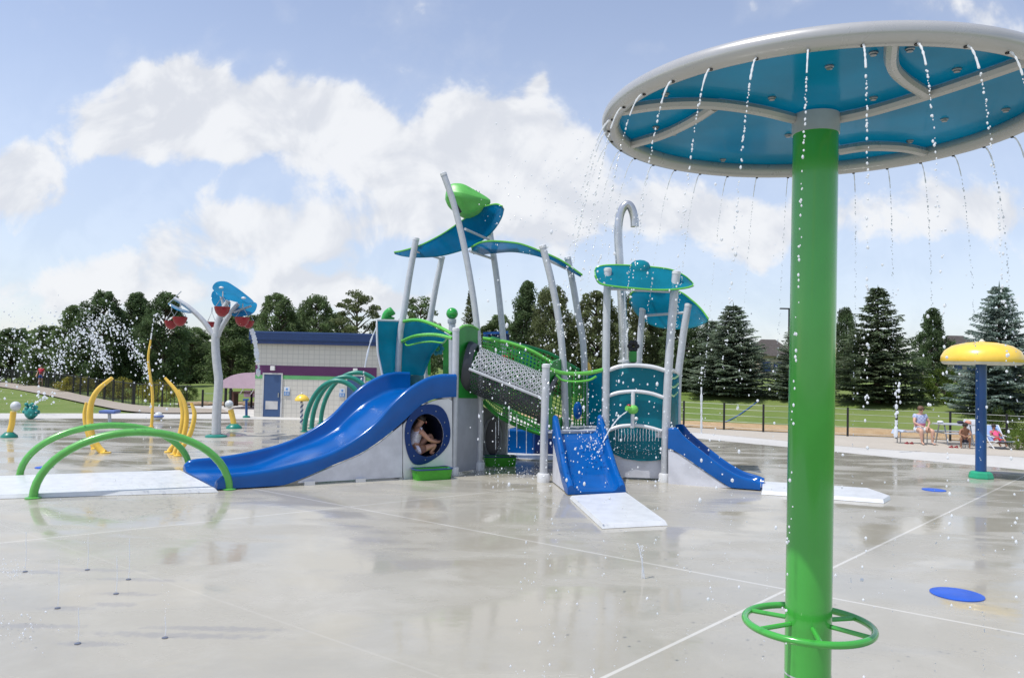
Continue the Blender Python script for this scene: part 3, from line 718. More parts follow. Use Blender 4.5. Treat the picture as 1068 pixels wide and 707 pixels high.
post(vpath(YB, [(501, 440), (500, 395), (499, 360), (494, 313), (484, 257), (473, 212), (462.5, 181.5)]), .08)
D0y = 20.7
post(vpath(D0y, [(414.5, 440), (415, 390), (417.5, 348), (421, 328), (427, 288), (434, 249)]), .085)
post(vpath(22.1, [(443, 440), (444, 388), (447, 345), (449.5, 328), (455, 297), (461, 268)]), .085)
post(vpath(21.0, [(527, 440), (527, 385), (524.5, 350), (520.5, 310), (516, 275), (511, 243)]), .085)
F0 = G(566.5, 502.5); YF = F0.y
post(vpath(YF, [(568, 440), (569.5, 381)]), .09)
post(vpath(19.0, [(590, 470), (589.5, 430), (587, 372), (582, 329), (575, 293), (566, 257)]), .085)
post(vpath(20.4, [(610, 470), (610.5, 430), (608.5, 362), (603, 329), (597.5, 296), (592, 269)]), .085)
I0 = G(632, 500); J0 = G(692, 502.5)
post(vpath(I0.y, [(631.5, 440), (632.5, 340), (634, 281)]), .088)
post(vpath(J0.y, [(694.5, 450), (697.5, 380), (702, 320), (705.5, 284)]), .095)
post(vpath(19.7, [(706, 470), (707, 400), (710, 370), (714, 340), (718, 318)]), .09)
post(vpath(20.6, [(664, 470), (666, 385), (668, 350), (670.5, 322)]), .085)
post(vpath(20.6, [(471.5, 440), (471.5, 338)]), .09, cap=False)
b_ = at(471.5, 327, 20.6); bl = MB().ball(b_, .155, n=24, m=16); bl.build('ball_finial', mat('ball_green', (.025, .36, .05), .2, coat=.5), ps)
MB().lathe([(.10, 0), (.115, .03), (.115, .12), (.05, .14)], 14, b_ - V((0, 0, .27))).build('finial_neck', SILVER, ps)
# cross tubes under leaves
for a_, b2 in ((at(431, 261, D0y), at(460, 270, 22.1)), (at(485, 239, YB), at(510, 250, 21.0)), (at(490, 262, YB), at(514, 270, 21)), (at(573, 272, 19), at(596, 283, 20.4)), (at(672, 329, 20.6), at(716, 326, 19.7)), (at(634, 301, I0.y), at(699, 304, J0.y))):
    MB().tube([a_, b2], .035, 8).build('crossbar', SILVER, ps)
def leaf(front, back, name='canopy_leaf', m=ACRYB, rimm=LIME, thick=.03, rr=.022, n=6, nv=6):
    a_ = cr(front, n); b2 = cr(back, n)
    o = MB().sheet(a_, b2, thick, nv).build(name, m, ps)
    MB().tube(a_ + list(reversed(b2)), rr, 6, closed=True).build('leaf_rim', rimm, o); return o
def pl(pts, Y0, Y1):
    n = len(pts) - 1; return [at(x, y, Y0 + (Y1 - Y0) * i / n) for i, (x, y) in enumerate(pts)]
leaf(pl([(411.5, 263), (420, 261.5), (438, 256), (460, 245), (481, 231), (500, 218), (510, 214.3), (518, 213), (523.5, 215)], 21.0, 19.8), pl([(411.8, 264), (421, 266.5), (437, 268), (460, 266.5), (484, 260), (502, 251), (514, 240.5), (522, 228), (525, 218)], 21.4, 20.6))
leaf(pl([(492, 257.5), (501, 253), (513, 251.5), (530, 252.5), (545, 255), (565, 262.5), (586, 272), (607, 286.5)], 19.5, 19.4), pl([(493.5, 264), (502, 264.5), (514, 263.5), (532, 262), (547, 263.5), (566, 268), (586, 277), (606, 288)], 20.9, 20.3))
o3 = leaf(pl([(621, 288), (626, 295.5), (640, 298.5), (660, 300.5), (680, 302), (700, 302), (716, 300), (723.5, 297.5)], 17.8, 17.7), pl([(620.5, 283), (623.5, 278.5), (636, 276.6), (658, 277), (680, 278.6), (700, 281.5), (714, 288), (722.5, 295.5)], 18.5, 18.4), m=ACRYT)
o4 = leaf(pl([(657, 312), (660, 304.5), (675, 303), (693, 303), (709, 304.5), (722, 313.5), (731, 322), (738.5, 332)], 20.2, 19.3), pl([(657.5, 315), (663, 325), (672, 334), (684, 340), (700, 342.5), (716, 342), (729, 339), (738, 334.5)], 21, 20.8), m=ACRYT)
for pts in ([(676, 304), (684, 322), (697, 342)], [(700, 305), (706, 320), (722, 340)]): MB().tube(cr([at(x, y, 20.2 + i * .35) for i, (x, y) in enumerate(pts)], 4), .02, 6).build('leaf_rib', DKGREEN, o4)
cbk = at(667.5, 281.5, 18.55)
bk = MB().lathe([(.26, -.16), (.265, -.02), (.25, .08), (.20, .17), (.11, .22), (0, .24)], 22, cbk).build('dome_cup', clear_panel('cup_acrylic', (.01, .36, .46), .15, .4), ps)
MB().tube(cr([at(x, y, 18.2) for x, y in [(654, 284), (656, 289), (662, 293), (672, 292.5), (679, 290.5), (684, 293)]], 5), .022, 7).build('curved_pipe', PALE, ps)
# green pod
st = [(464.3, 208, .5), (465.8, 207, 8), (468.5, 206, 12), (473, 207, 15), (479, 209, 17.3), (485, 210.5, 18.2), (491, 211, 15.5), (497, 211.5, 12.5), (503, 211.5, 9), (508, 211, 5.5), (511.5, 210, 1.5)]
pv = []; pf = []; NP = 20
for i, (px, cy, rr) in enumerate(st):
    c = at(px, cy, 20.3); r_ = rr * 20.3 / F_PX
    rmod = lambda a_: 1 + .09 * math.cos(6 * a_ + i * .25)
    for k in range(NP):
        a = 2 * PI * k / NP; pv.append(c + V((-.12 * math.sin(a) * r_, math.cos(a) * r_ * .9, math.sin(a) * r_)) * rmod(a))
for i in range(len(st) - 1):
    for k in range(NP): k2 = (k + 1) % NP; pf.append((i * NP + k, i * NP + k2, (i + 1) * NP + k2, (i + 1) * NP + k))
pd = MB().add(pv, pf).build('green_pod', mat('pod_green', (.10, .42, .075), .4, var=.1, bump=.05), ps); md = pd.modifiers.new('s', 'SUBSURF'); md.levels = md.render_levels = 1
MB().tube([at(474, 212, 19.6), at(480, 222, 19.6)], .05, 8).build('pod_bracket', DARK, pd)
for px, py in ((494, 199), (497, 200), (500, 201)): MB().tube([at(px, py + 3, 20.3), at(px, py - 1.5, 20.3)], .012, 6).build('pod_nozzle', STEEL, pd)

# slides ------------------------------------------------------
def slide(N0, N1, F0_, F1_, prof, wt=.16, name='slide', nseg=34, m=BLUE, endround=True):
    """N0->N1 near ground line top to tip, F0->F1 far; prof = [(q, ztop, zbed, zbot)]"""
    mb = MB(); rowsp = []
    for i in range(nseg + 1):
        q = i / nseg; a = N0.lerp(N1, q); b = F0_.lerp(F1_, q); wv = (b - a).normalized()
        zt = lerpl(q, [(p[0], p[1]) for p in prof]); zb = lerpl(q, [(p[0], p[2]) for p in prof]); z0 = lerpl(q, [(p[0], p[3]) for p in prof])
        P = lambda base, off, z: V((base.x + wv.x * off, base.y + wv.y * off, z))
        r = wt / 2
        ring = [P(a, 0, z0), P(a, 0, zt - r)]
        for k in range(1, 6): an = PI * k / 6; ring.append(P(a, r - r * math.cos(an), zt - r + r * math.sin(an)))
        ring += [P(a, wt, zt - r), P(a, wt + .02, zb + .10), P(a, wt + .06, zb + .03), P(a, wt + .14, zb)]
        ring += [P(b, -wt - .14, zb), P(b, -wt - .06, zb + .03), P(b, -wt - .02, zb + .10), P(b, -wt, zt - r)]
        for k in range(1, 6): an = PI * k / 6; ring.append(P(b, -r - r * math.cos(an), zt - r + r * math.sin(an)))
        ring += [P(b, 0, zt - r), P(b, 0, z0), P(b, -.15, z0), P(a, .15, z0)]
        rowsp.append(ring)
    n = len(rowsp[0]); vs = [p for r_ in rowsp for p in r_]; fs = []
    for i in range(nseg):
        for k in range(n): k2 = (k + 1) % n; fs.append((i * n + k, i * n + k2, (i + 1) * n + k2, (i + 1) * n + k))
    fs.append(tuple(reversed(range(n)))); fs.append(tuple(nseg * n + k for k in range(n)))
    mb.add(vs, fs); o = mb.build(name, m, ps, ang=50); fixn(o)
    return o
def prof_from(N0, N1, top, bot, depth):
    L = (N1 - N0).length; d_ = (N1 - N0) / L; res = []
    tp = sorted([((onplane(x, y, N0, N1) - N0).dot(V((d_.x, d_.y, 0))) / L, onplane(x, y, N0, N1).z) for x, y in top])
    bt = sorted([((onplane(x, y, N0, N1) - N0).dot(V((d_.x, d_.y, 0))) / L, onplane(x, y, N0, N1).z) for x, y in bot])
    # smooth interpolation by Catmull-Rom in (q,z)
    tps = cr([V((a, b, 0)) for a, b in tp], 5); bts = cr([V((a, b, 0)) for a, b in bt], 5)
    tl = [(p.x, p.y) for p in tps]; bl = [(p.x, p.y) for p in bts]
    for i in range(61):
        q = i / 60; zt = lerpl(q, tl); zb = max(.025, lerpl(q, bl)); res.append((q, zt, max(zb + .03, zt - lerpl(q, depth)), zb))
    return res
N1 = G(226.5, 511.5); N0 = G(474, 496.5); Fa1 = G(191, 492.5); wv = (Fa1 - N1); dn = (N1 - N0).normalized()
pw = V((-dn.y, dn.x, 0)); pw = pw if pw.y > 0 else -pw
Fa0 = onplane(423, 480, N0 + pw * 2.75, N0 + pw * 2.75 + dn); Fa0 = V((Fa0.x, Fa0.y, 0)); print('slide1', N0, N1, Fa0, Fa1, (N1 - N0).length)
SL_W = .24
top1 = [(470.6, 390), (460, 390.3), (446, 394), (427, 405), (410, 420.5), (389, 443.5), (361, 463.5), (332, 476.6), (290, 487.5), (259, 492.5), (240, 494.5), (229, 498), (226.5, 502)]
bot1 = [(470.6, 414), (458.6, 415), (449, 417.5), (437, 424), (417, 442.6), (396, 459.5), (375, 473), (346.6, 485), (311, 500.5), (290, 507), (260, 509), (226.5, 511)]
S1 = slide(N0, N1, Fa0, Fa1, prof_from(N0, N1, top1, bot1, [(0, .54), (.3, .50), (.6, .40), (.85, .30), (1, .22)]), .15, 'wide_wave_slide', 60)
# side panel under slide 1
off = pw * .03
side = [(311, 502), (346.6, 486.5), (375, 474.5), (396, 461.5), (417, 444.5), (419.5, 442), (419.5, 497.5), (311, 503.5)]
MB().slab([onplane(x, y, N0 + off, N1 + off) for x, y in side], pw * .03).build('slide_side_panel', WHITEPL, ps, smooth=False)
for x_ in (323, 376): MB().box(onplane(x_, 501 if x_ > 350 else 504, N0 + off, N1 + off) + V((0, -.03, 0)), (.22, .08, .1), math.atan2(dn.y, dn.x)).build('panel_foot', PALE, ps, smooth=False)
# porthole panel
def radial(poly, c, n=64):
    out = []
    ux = V((dn.x, dn.y, 0)) * -1
    P2 = [((p - c).dot(ux), p.z - c.z) for p in poly]
    for k in range(n):
        a = 2 * PI * k / n; dx, dz = math.cos(a), math.sin(a); best = None
        for i in range(len(P2)):
            (x1, z1), (x2, z2) = P2[i], P2[(i + 1) % len(P2)]; ex, ez = x2 - x1, z2 - z1; den = dx * ez - dz * ex
            if abs(den) < 1e-9: continue
            t_ = (x1 * ez - z1 * ex) / den; s_ = (x1 * dz - z1 * dx) / den
            if t_ > 0 and -1e-6 <= s_ <= 1 + 1e-6 and (best is None or t_ < best): best = t_
        out.append(c + ux * dx * best + V((0, 0, dz * best)))
    return out
po = lambda x, y, o_=0.03: onplane(x, y, N0 + pw * o_, N1 + pw * o_)
pan = [po(*q) for q in [(420.5, 443), (430, 431.5), (440, 424), (449, 419), (458, 416.5), (471.5, 415.5), (471.5, 496.5), (420.5, 499.5)]]
hc = po(443.5, 455)
egg = cr([po(400 + x / 7.07, 410 + y / 7.07) for x, y in [(300, 85), (400, 90), (460, 150), (488, 260), (480, 360), (430, 435), (360, 490), (300, 520), (235, 525), (195, 490), (165, 400), (155, 300), (170, 205), (225, 125)]], 6, True)
inner = cr([po(400 + 313 + 0 if False else 400 + (313 + 122 * math.cos(a)) / 7.07, 410 + (308 - 158 * math.sin(a)) / 7.07) for a in [2 * PI * k / 16 for k in range(16)]], 4, True)
ra, rb, rc = radial(pan, hc), radial(egg, hc), radial(inner, hc)
mb = MB(); mb.bridge(ra, rb); mb.bridge([p + pw * .06 for p in ra], [p + pw * .06 for p in rb]); mb.bridge(ra, [p + pw * .06 for p in ra]); mb.bridge(rb, [p + pw * .06 for p in rb]); mb.build('porthole_panel', PALE, ps, smooth=False)
mb = MB(); f1 = [p - pw * .03 for p in rb]; f2 = [p - pw * .045 for p in rc]
mb.bridge(f1, f2); mb.bridge(f1, [p + pw * .03 for p in rb]); mb2 = MB(); mb2.bridge([p - pw * .04 for p in rc], [p + pw * .95 for p in rc]); mb2.slab([p + pw * .95 for p in rc], pw * .02); mb2.build('crawl_tube', mat('tube_shade_navy', (.004, .008, .03), .5), ps, ang=30)  # near-black sleeve: the shade inside the hole is put into its colour
mb.build('porthole_ring', mat('porthole_blue', (.001, .03, .15), .35, spec=.3), ps, ang=30)
for k in range(0, 64, 6):
    MB().ball(rc[k].lerp(rb[k], .45) - pw * .035, .016, (1, 1, 1), 8, 6).build('rivet', STEEL, ps)
# green step tub in front
def tub(c, L, Wd, H, ang):
    Mr = Matrix.Rotation(ang, 3, 'Z'); o_ = []
    def ringp(l, w_, z): return [V(c) + Mr @ V((l / 2 * math.copysign(abs(math.cos(a)) ** .35, math.cos(a)), w_ / 2 * math.copysign(abs(math.sin(a)) ** .35, math.sin(a)), z)) for a in [2 * PI * k / 28 for k in range(28)]]
    mb = MB(); R0 = ringp(L * .93, Wd * .9, 0); R1 = ringp(L, Wd, H); R2 = ringp(L * .95, Wd * .9, H); R3 = ringp(L * .9, Wd * .85, H - .1)
    mb.bridge(R0, R1); mb.bridge(R1, R2); mb.bridge(R2, R3); mb.add(R3, [tuple(range(28))])
    o = mb.build('step_tub', mat('tub_green', (.05, .34, .02), .35), ps); 
    mb = MB(); mb.tube(ringp(L * 1.01, Wd * 1.01, H), .018, 6, closed=True); mb.build('tub_rim', NAVY, o); return o
tc_ = G(447.5, 500); an = math.atan2(dn.y, dn.x)
tub(tc_ + V((.05, .12, 0)), .90, .42, .235, an)
tub(V((at(521, 490, 20.3).x, 20.3, 0)), .85, .4, .24, .2)
# side wall A-B : grey panel below and green arched panel above
mb = MB(); q = [at(478, 415, YA + .05), at(499.5, 415.5, YB - .05)]; q2 = V((q[1].x, q[1].y, .03)); q3 = V((q[0].x, q[0].y, .06)); mb.slab([q[0], q[1], q2, q3], (.0, .05, 0)); mb.build('side_panel', MIDGREY, ps, smooth=False)
def lp_(x0, x1, x, Y0, Y1): return Y0 + (Y1 - Y0) * (x - x0) / (x1 - x0)
gp = [(478, 415), (478, 344), (481, 341.5), (485, 340), (489, 339.8), (494, 341), (499.5, 344.5), (499.5, 415.5)]
mb = MB(); mb.slab([at(x, y, lp_(478, 500, x, YA, YB)) for x, y in gp], (-.03, .05, 0)); o = mb.build('green_arch_panel', DKGREEN, ps, smooth=False)
MB().tube(cr([at(x, y - .3, lp_(478, 500, x, YA, YB)) for x, y in gp[1:-1]], 3), .03, 6).build('panel_edge', LIME, o)
# perforated tunnel
ax0 = at(489, 383, 18.95); ax1 = at(571, 416, 18.75); axd = (ax1 - ax0); axn = axd.normalized(); upv = (V((0, 0, 1)) - axn * axn.z).normalized(); sdv = axn.cross(upv)
RT = .56
def tf(a0, a1):
    def f(u_, v_):
        a = a0 + (a1 - a0) * v_; return ax0 + axd * (.06 + .93 * u_) + (upv * math.sin(a) + sdv * math.cos(a)) * RT * (1 - .04 * u_)
    return f
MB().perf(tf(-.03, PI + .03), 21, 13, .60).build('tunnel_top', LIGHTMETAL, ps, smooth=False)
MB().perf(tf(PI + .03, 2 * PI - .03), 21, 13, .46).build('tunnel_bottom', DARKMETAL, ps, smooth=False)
for sg in (-1, 1):
    MB().tube([ax0 + axd * .05 + sdv * sg * (RT + .02), ax1 + sdv * sg * (RT - .01)], .035, 6).build('tunnel_seam', SILVER, ps)
rt = axn.to_track_quat('Z', 'Y').to_matrix()
rt2 = V((axn.x, axn.y, axn.z * .35)).normalized().to_track_quat('Z', 'Y').to_matrix()
MB().lathe([(RT + .07, -.04), (RT + .07, .0), (RT + .05, .07), (RT + .01, .16), (RT - .05, .16), (RT - .06, -.04)], 36, ax0 - axn * .02, rt2).build('tunnel_collar', mat('collar_grey', (.03, .035, .045), .45), ps)
MB().lathe([(RT + .07, -.03), (RT + .07, .05), (RT - .05, .05), (RT - .05, -.03)], 36, ax1, rt).build('tunnel_collar', MATS['collar_grey'], ps)
# green climbing net ramp behind the tunnel
def net(top, bot, nu, nv, name, m, bar=.03, hole=.74):
    a_ = cr(top, 8); b2 = cr(bot, 8); n = len(a_) - 1
    def f(u_, v_):
        x = u_ * n; i = min(n - 1, int(x)); k = x - i; return a_[i].lerp(a_[i + 1], k).lerp(b2[i].lerp(b2[i + 1], k), v_)
    mb = MB()
    for i in range(nu):
        for j in range(nv):
            u0, v0, du, dv = i / nu, j / nv, 1 / nu, 1 / nv; g_ = (1 - hole) / 2
            o_ = [f(u0, v0), f(u0 + du, v0), f(u0 + du, v0 + dv), f(u0, v0 + dv)]
            i_ = [f(u0 + du * g_, v0 + dv * g_), f(u0 + du * (1 - g_), v0 + dv * g_), f(u0 + du * (1 - g_), v0 + dv * (1 - g_)), f(u0 + du * g_, v0 + dv * (1 - g_))]
            mb.bridge(o_, i_)
    o = mb.build(name, m, ps, smooth=False); o.modifiers.new('t', 'SOLIDIFY').thickness = .03; return o
NETG = mat('net_green', (.035, .30, .04), .4, var=.1)
YN = 19.7; YN2 = 21.0
tp = [(503.5, 353), (517, 355), (531.6, 358), (553, 365.5), (575, 378)]; bt = [(503.5, 418), (513, 428), (524, 436), (545, 446), (566, 453)]
net([at(x, y + 1, YN) for x, y in tp], [at(x, y, YN) for x, y in bt], 24, 20, 'climbing_net', NETG, hole=.6)
MB().tube(cr([at(x, y, YN) for x, y in tp], 5), .05, 8).build('net_rail', LIME, ps)
MB().tube(cr([at(x, y, YN) for x, y in bt], 5), .05, 8).build('net_rail', NETG, ps)
tp2 = [(512, 352), (538, 358.5), (556, 363), (575, 369.5), (592, 379), (604, 386)]; bt2 = [(512, 406), (530, 416), (548, 424), (566, 432), (584, 440), (604, 444)]
net([at(x, y + 1, YN2) for x, y in tp2], [at(x, y, YN2) for x, y in bt2], 22, 16, 'climbing_net', NETG)
MB().tube(cr([at(x, y, YN2) for x, y in tp2], 5), .045, 8).build('net_rail', mat('rail_green', (.02, .30, .08), .35), ps)
mb = MB(); mb.slab([at(503, 414, YN), at(566, 450, YN), at(566, 449, YN2), at(503, 408, YN2)], (0, 0, .04)); mb.build('ramp_floor', DKGREEN, ps, smooth=False)
MB().ball(at(534, 378, 21.6), .3, (2.2, .2, 1.2), 20, 12).build('play_panel', mat('panel_blue_teal', (.01, .16, .30), .4), ps)
# porthole behind, under ramp: a flat dark oval paints the shade of its opening
gq = [at(503, 423, 20.6), at(526.5, 438, 20.6), at(526.5, 481, 20.6), at(503, 481, 20.6)]; gq[2].z = .1; gq[3].z = .1
mb = MB(); mb.slab(gq, (0, .05, 0)); mb.build('rear_panel', mat('rear_panel_grey', (.30, .31, .34), .5), ps, smooth=False)
cc = at(514, 456, 20.55); mb = MB(); mb.add([cc + V((.21 * math.cos(a), -.02, .5 * math.sin(a))) for a in [2 * PI * k / 32 for k in range(32)]], [tuple(range(32))]); mb.build('rear_porthole_shade', mat('porthole_shade_dark', (.01, .012, .03), .3), ps, smooth=False)
MB().tube([cc + V((.22 * math.cos(a), -.03, .51 * math.sin(a))) for a in [2 * PI * k / 32 for k in range(32)]], .03, 8, closed=True).build('porthole_trim', MATS['rear_panel_grey'], ps)
# rear blue slide box
q = G(527, 475); q1 = G(556, 476.5); zt = onplane(540, 448, q, q1).z
mb = MB(); mb.slab([V((q.x, q.y, .02)), V((q1.x, q1.y, .02)), V((q1.x, q1.y, zt)), V((q.x, q.y, zt))], (.3, 1.1, 0)); mb.build('rear_slide_wall', BLUE, ps, smooth=False, bevel=.05)
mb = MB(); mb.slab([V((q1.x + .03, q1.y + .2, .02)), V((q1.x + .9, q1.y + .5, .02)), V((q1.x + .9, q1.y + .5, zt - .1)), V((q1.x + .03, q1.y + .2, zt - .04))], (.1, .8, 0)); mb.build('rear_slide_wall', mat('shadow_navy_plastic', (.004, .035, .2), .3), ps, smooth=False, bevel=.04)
mb = MB(); mb.slab([V((q.x - .1, q.y - .9, .01)), V((q1.x + .8, q1.y - .9, .01)), V((q1.x + .8, q1.y - .04, .06)), V((q.x - .1, q.y - .04, .06))], (0, 0, .03)); mb.build('rear_slide_base', PALE, ps, smooth=False)
# decks
def deck(pts, z, th=.12, name='deck', m=MIDGREY):
    mb = MB(); mb.slab([V((p.x, p.y, z - th)) for p in pts], (0, 0, th)); o = mb.build(name, m, ps, smooth=False); return o
deck([at(474, 400, YA + .1), at(501, 400, YB), at(524, 400, 21.0), at(470, 400, 22.4), at(443, 400, 22.1), at(417, 400, D0y)], 1.84)
deck([at(571, 400, YF + .1), at(629, 400, I0.y + .1), at(655, 400, 20.6), at(608, 400, 20.9), at(580, 400, 19.7)], 1.08, name='deck')
deck([at(633, 400, I0.y + .1), at(692, 400, J0.y + .1), at(707, 400, 19.7), at(666, 400, 20.6)], 1.12)
# steel trims of the low deck
MB().tube([at(575, 449.5, YF - .05), at(628, 449.5, I0.y - .05)], .03, 6).build('deck_trim', SILVER, ps)
# left translucent teal panels
YL = D0y + .1
mb = MB(); a_ = cr([at(393, 334, 20.2), at(393.2, 350, 20.2), at(394, 367, 20.2), at(396.5, 380, 20.2), at(400, 396, 20.2)], 4); b2 = cr([at(417.5, 334.5, YL), at(417, 350, YL), at(416.4, 367, YL), at(415.6, 380, YL), at(415, 396, YL)], 4)
o = mb.sheet(a_, b2, .03, 3).build('teal_panel', ACRYT, ps); MB().tube([b2[0]] + a_, .028, 7).build('panel_rim', PALE, o)
mb = MB(); a_ = cr([at(x, y, YL) for x, y in [(420, 334), (428, 334), (437, 335.5), (447, 338.5), (458, 344), (470, 350)]], 4); b2 = cr([at(x, y, YL + .2) for x, y in [(419, 391), (424, 391), (430, 391), (436, 391), (441, 391), (442, 372)]], 4)
mb.sheet(a_, b2, .03, 4).build('teal_panel', ACRYT, ps)
mb = MB(); mb.slab([at(423, 391.5, YL), at(442, 391.5, YL), at(442, 412, YL), at(424, 412, YL)], (0, .05, 0)); mb.build('lower_teal_panel', mat('dark_teal', (.01, .10, .12), .4), ps, smooth=False)
mb = MB()
for x0, x1 in ((446, 449), (462, 470)): mb.slab([at(x0, 351, 21.9), at(x1, 351, 21.9), at(x1, 391, 21.9), at(x0, 391, 21.9)], (0, .04, 0))
mb.slab([at(449.1, 351, 21.9), at(461.9, 351, 21.9), at(461.9, 355, 21.9), at(449.1, 355, 21.9)], (0, .04, 0)); mb.build('green_window_panel', DKGREEN, ps, smooth=False)
wc = at(456, 363.5, 21.6); mb = MB()
for k in range(7): a = 2 * PI * k / 7; mb.ball(wc + V((.13 * math.cos(a), 0, .13 * math.sin(a))), .07, (1, .35, 1), 10, 6)
mb.tube([wc + V((0, -.02, 0)), wc + V((0, .2, 0))], .09, 10); o = mb.build('flower_wheel', mat('teal_plastic', (.01, .20, .24), .35), ps)
MB().ball(wc + V((0, -.05, 0)), .075, (1, .6, 1), 12, 8).build('wheel_hub', DKGREEN, o)
YR = 20.3
for pts, r_, Y0, Y1 in (([(419.5, 335.5), (430, 333.8), (440, 334.5), (452, 338.5), (462, 343), (471, 348)], .045, D0y, 19.0), ([(418.5, 356.5), (428, 352), (437, 349.8), (449, 349), (460, 350), (472, 353)], .045, D0y, 18.6), ([(422, 356.5), (425, 360.3), (437, 357.5), (450, 356.3), (461, 357.5), (464.5, 355), (466, 351)], .022, D0y, 18.8)):
    MB().tube(cr(pl(pts, Y0, Y1), 5), r_, 8).build('hand_rail', LIME, ps)
# small green spout on top
MB().tube(cr([at(401, 333, 21), at(404, 327, 21), at(408, 325, 21), at(410, 323.5, 21)], 4), [.10, .10, .11, .11, .11, .11, .12, .12, .12, .12, .12, .12, .10][:13], 12).build('green_spout', mat('spout_green', (.03, .33, .06), .3), ps)
MB().tube(cr([at(398, 335, 21), at(401, 331.5, 21), at(406, 331.5, 21), at(411, 333, 21)], 3), .05, 8).build('spout_mount', DKGREEN, ps)
# blue hood far side
hp = [at(504, 350, 22), at(504, 346, 22), at(515, 345, 22), at(528, 345.5, 22), at(530, 348, 22), at(530, 351, 22)]
mb = MB(); mb.slab([at(504, 346.5, 22), at(530, 345, 22), at(530, 348, 22), at(504, 349, 22)], (0, 1.2, .05)); mb.slab([at(504, 349.5, 22.02), at(509, 349, 22.02), at(509, 356, 22.02), at(504, 356, 22.02)], (0, 1.1, 0)); mb.build('blue_hood', BLUE, ps, smooth=False)
mb = MB(); mb.slab([at(510, 349.2, 22.3), at(531, 348.5, 22.3), at(531, 355, 22.3), at(510, 358, 22.3)], (0, .05, 0)); mb.build('hood_back', NAVY, ps, smooth=False)

# middle: rails F-I, frame at F
MB().tube(cr(pl([(573, 384.5), (583, 388), (593, 389.5), (605, 389.5), (617, 388.3), (629, 385.5)], YF, I0.y), 5), .045, 8).build('hand_rail', LIME, ps)
MB().tube(cr(pl([(580, 391), (587, 396.5), (600, 398), (614, 396.5), (622, 392.5)], 18.2, 18.2), 5), .026, 8).build('hand_rail', LIME, ps)
fr = [(573, 448), (573, 381), (577, 377), (584, 374.3), (590, 375.5), (596, 380), (596, 448)]
hole = [at(583.5 + 8 * math.cos(a), 416 - 21 * math.sin(a), lp_(573, 596, 583.5 + 8 * math.cos(a), 18.3, 19.5)) for a in [2 * PI * k / 40 for k in range(40)]]
outl = []
c2 = (583.5, 416)
for k in range(40):
    a = 2 * PI * k / 40; dx, dy = math.cos(a), -math.sin(a); best = 1e9
    for i in range(len(fr)):
        (x1, y1), (x2, y2) = fr[i], fr[(i + 1) % len(fr)]; x1 -= c2[0]; x2 -= c2[0]; y1 -= c2[1]; y2 -= c2[1]; ex, ey = x2 - x1, y2 - y1; den = dx * ey - dy * ex
        if abs(den) < 1e-9: continue
        t_ = (x1 * ey - y1 * ex) / den; s_ = (x1 * dy - y1 * dx) / den
        if t_ > 0 and -1e-6 <= s_ <= 1.000001: best = min(best, t_)
    x = c2[0] + dx * best; outl.append(at(x, c2[1] + dy * best, lp_(573, 596, x, 18.3, 19.5)))
o = MB().bridge(outl, hole).build('tunnel_exit_panel', DKGREEN, ps, smooth=False); o.modifiers.new('t', 'SOLIDIFY').thickness = .05
net(pl([(598, 392), (603, 391), (608, 391), (613, 391)], 20, 20.4), pl([(598, 446), (603, 446), (608, 446), (613, 446)], 20, 20.4), 5, 18, 'side_net', NETG)
MB().ball(at(602.5, 428, 19.8), .15, (.75, .4, 1.5), 14, 10).build('blue_wheel', BLUE, ps)
mb = MB(); mb.sheet(pl([(611, 392.5), (617, 391.5), (623, 390), (629, 388)], 20.6, 20.2), pl([(611, 446), (617, 446), (623, 446), (629, 446)], 20.6, 20.2), .03).build('teal_panel', ACRYT, ps)
MB().lathe([(.06, 0), (.09, .06), (.05, .2), (0, .24)], 12, at(613.3, 387, 20.5)).build('yellow_knob', YEL, ps)
# right tower: arched rails and teal panels between I and J
YI, YJ = I0.y, J0.y
def ij(x, y, dy=0): return at(x, y, lp_(632, 695, x, YI, YJ) + dy)
for pts, r_ in (([(635, 386), (645, 382.5), (657, 381), (670, 381.3), (682, 383), (694, 386.5)], .05), ([(635, 412.5), (645, 409.5), (657, 408.3), (668, 408.5), (680, 410.5), (692, 414.5)], .045), ([(635, 448.5), (645, 445), (655, 443.8), (667, 444), (678, 446), (690, 449.5)], .045)):
    MB().tube(cr([ij(x, y) for x, y in pts], 5), r_, 10).build('arched_rail', PALE, ps)
TEALP = clear_panel('curved_teal', (.015, .40, .50), .06, .6, .25)
mb = MB(); mb.sheet([ij(x, y, .12) for x, y in [(634, 387), (645, 384), (657, 382.5), (670, 382.8), (682, 384.5), (694, 388)]], [ij(x, y, .12) for x, y in [(634, 464), (643, 468), (654, 470), (667, 471), (680, 470), (692, 468)]], .03).build('curved_teal_panel', TEALP, ps)
mb = MB(); mb.sheet([ij(x, y, .16) for x, y in [(634, 456), (645, 456), (657, 456), (670, 456), (682, 456), (691, 456)]], [ij(x, y, .16) for x, y in [(634, 465.5), (640, 473), (651, 478), (667, 480.5), (679, 480.5), (691, 479)]], .03).build('lower_teal_panel', TEALP, ps)
mb = MB(); mb.sheet([ij(x, y, .22) for x, y in [(634, 460), (652, 460), (670, 460), (692, 460)]], [V((ij(x, 503, .22).x, ij(x, 503, .22).y, .05)) for x in (634, 652, 670, 692)], .04).build('base_panel', WHITEPL, ps, smooth=False)
c = ij(660, 427, -.12)
vn = MB(); vn.tube([c + V((0, 0, -.42)), c + V((0, 0, .42))], .045, 10); vn.build('nozzle_stem', PALE, ps)
mb = MB(); mb.ball(c, .13, (1, .9, .85), 16, 10); mb.tube([c, c + V((-.16, -.1, .03))], [.09, .06], 10); o = mb.build('water_nozzle', mat('nozzle_green', (.16, .5, .09), .35), ps)
MB().ball(c + V((-.10, -.06, .09)), .05, (1, 1, .7), 10, 6).build('nozzle_knob', RED, o)
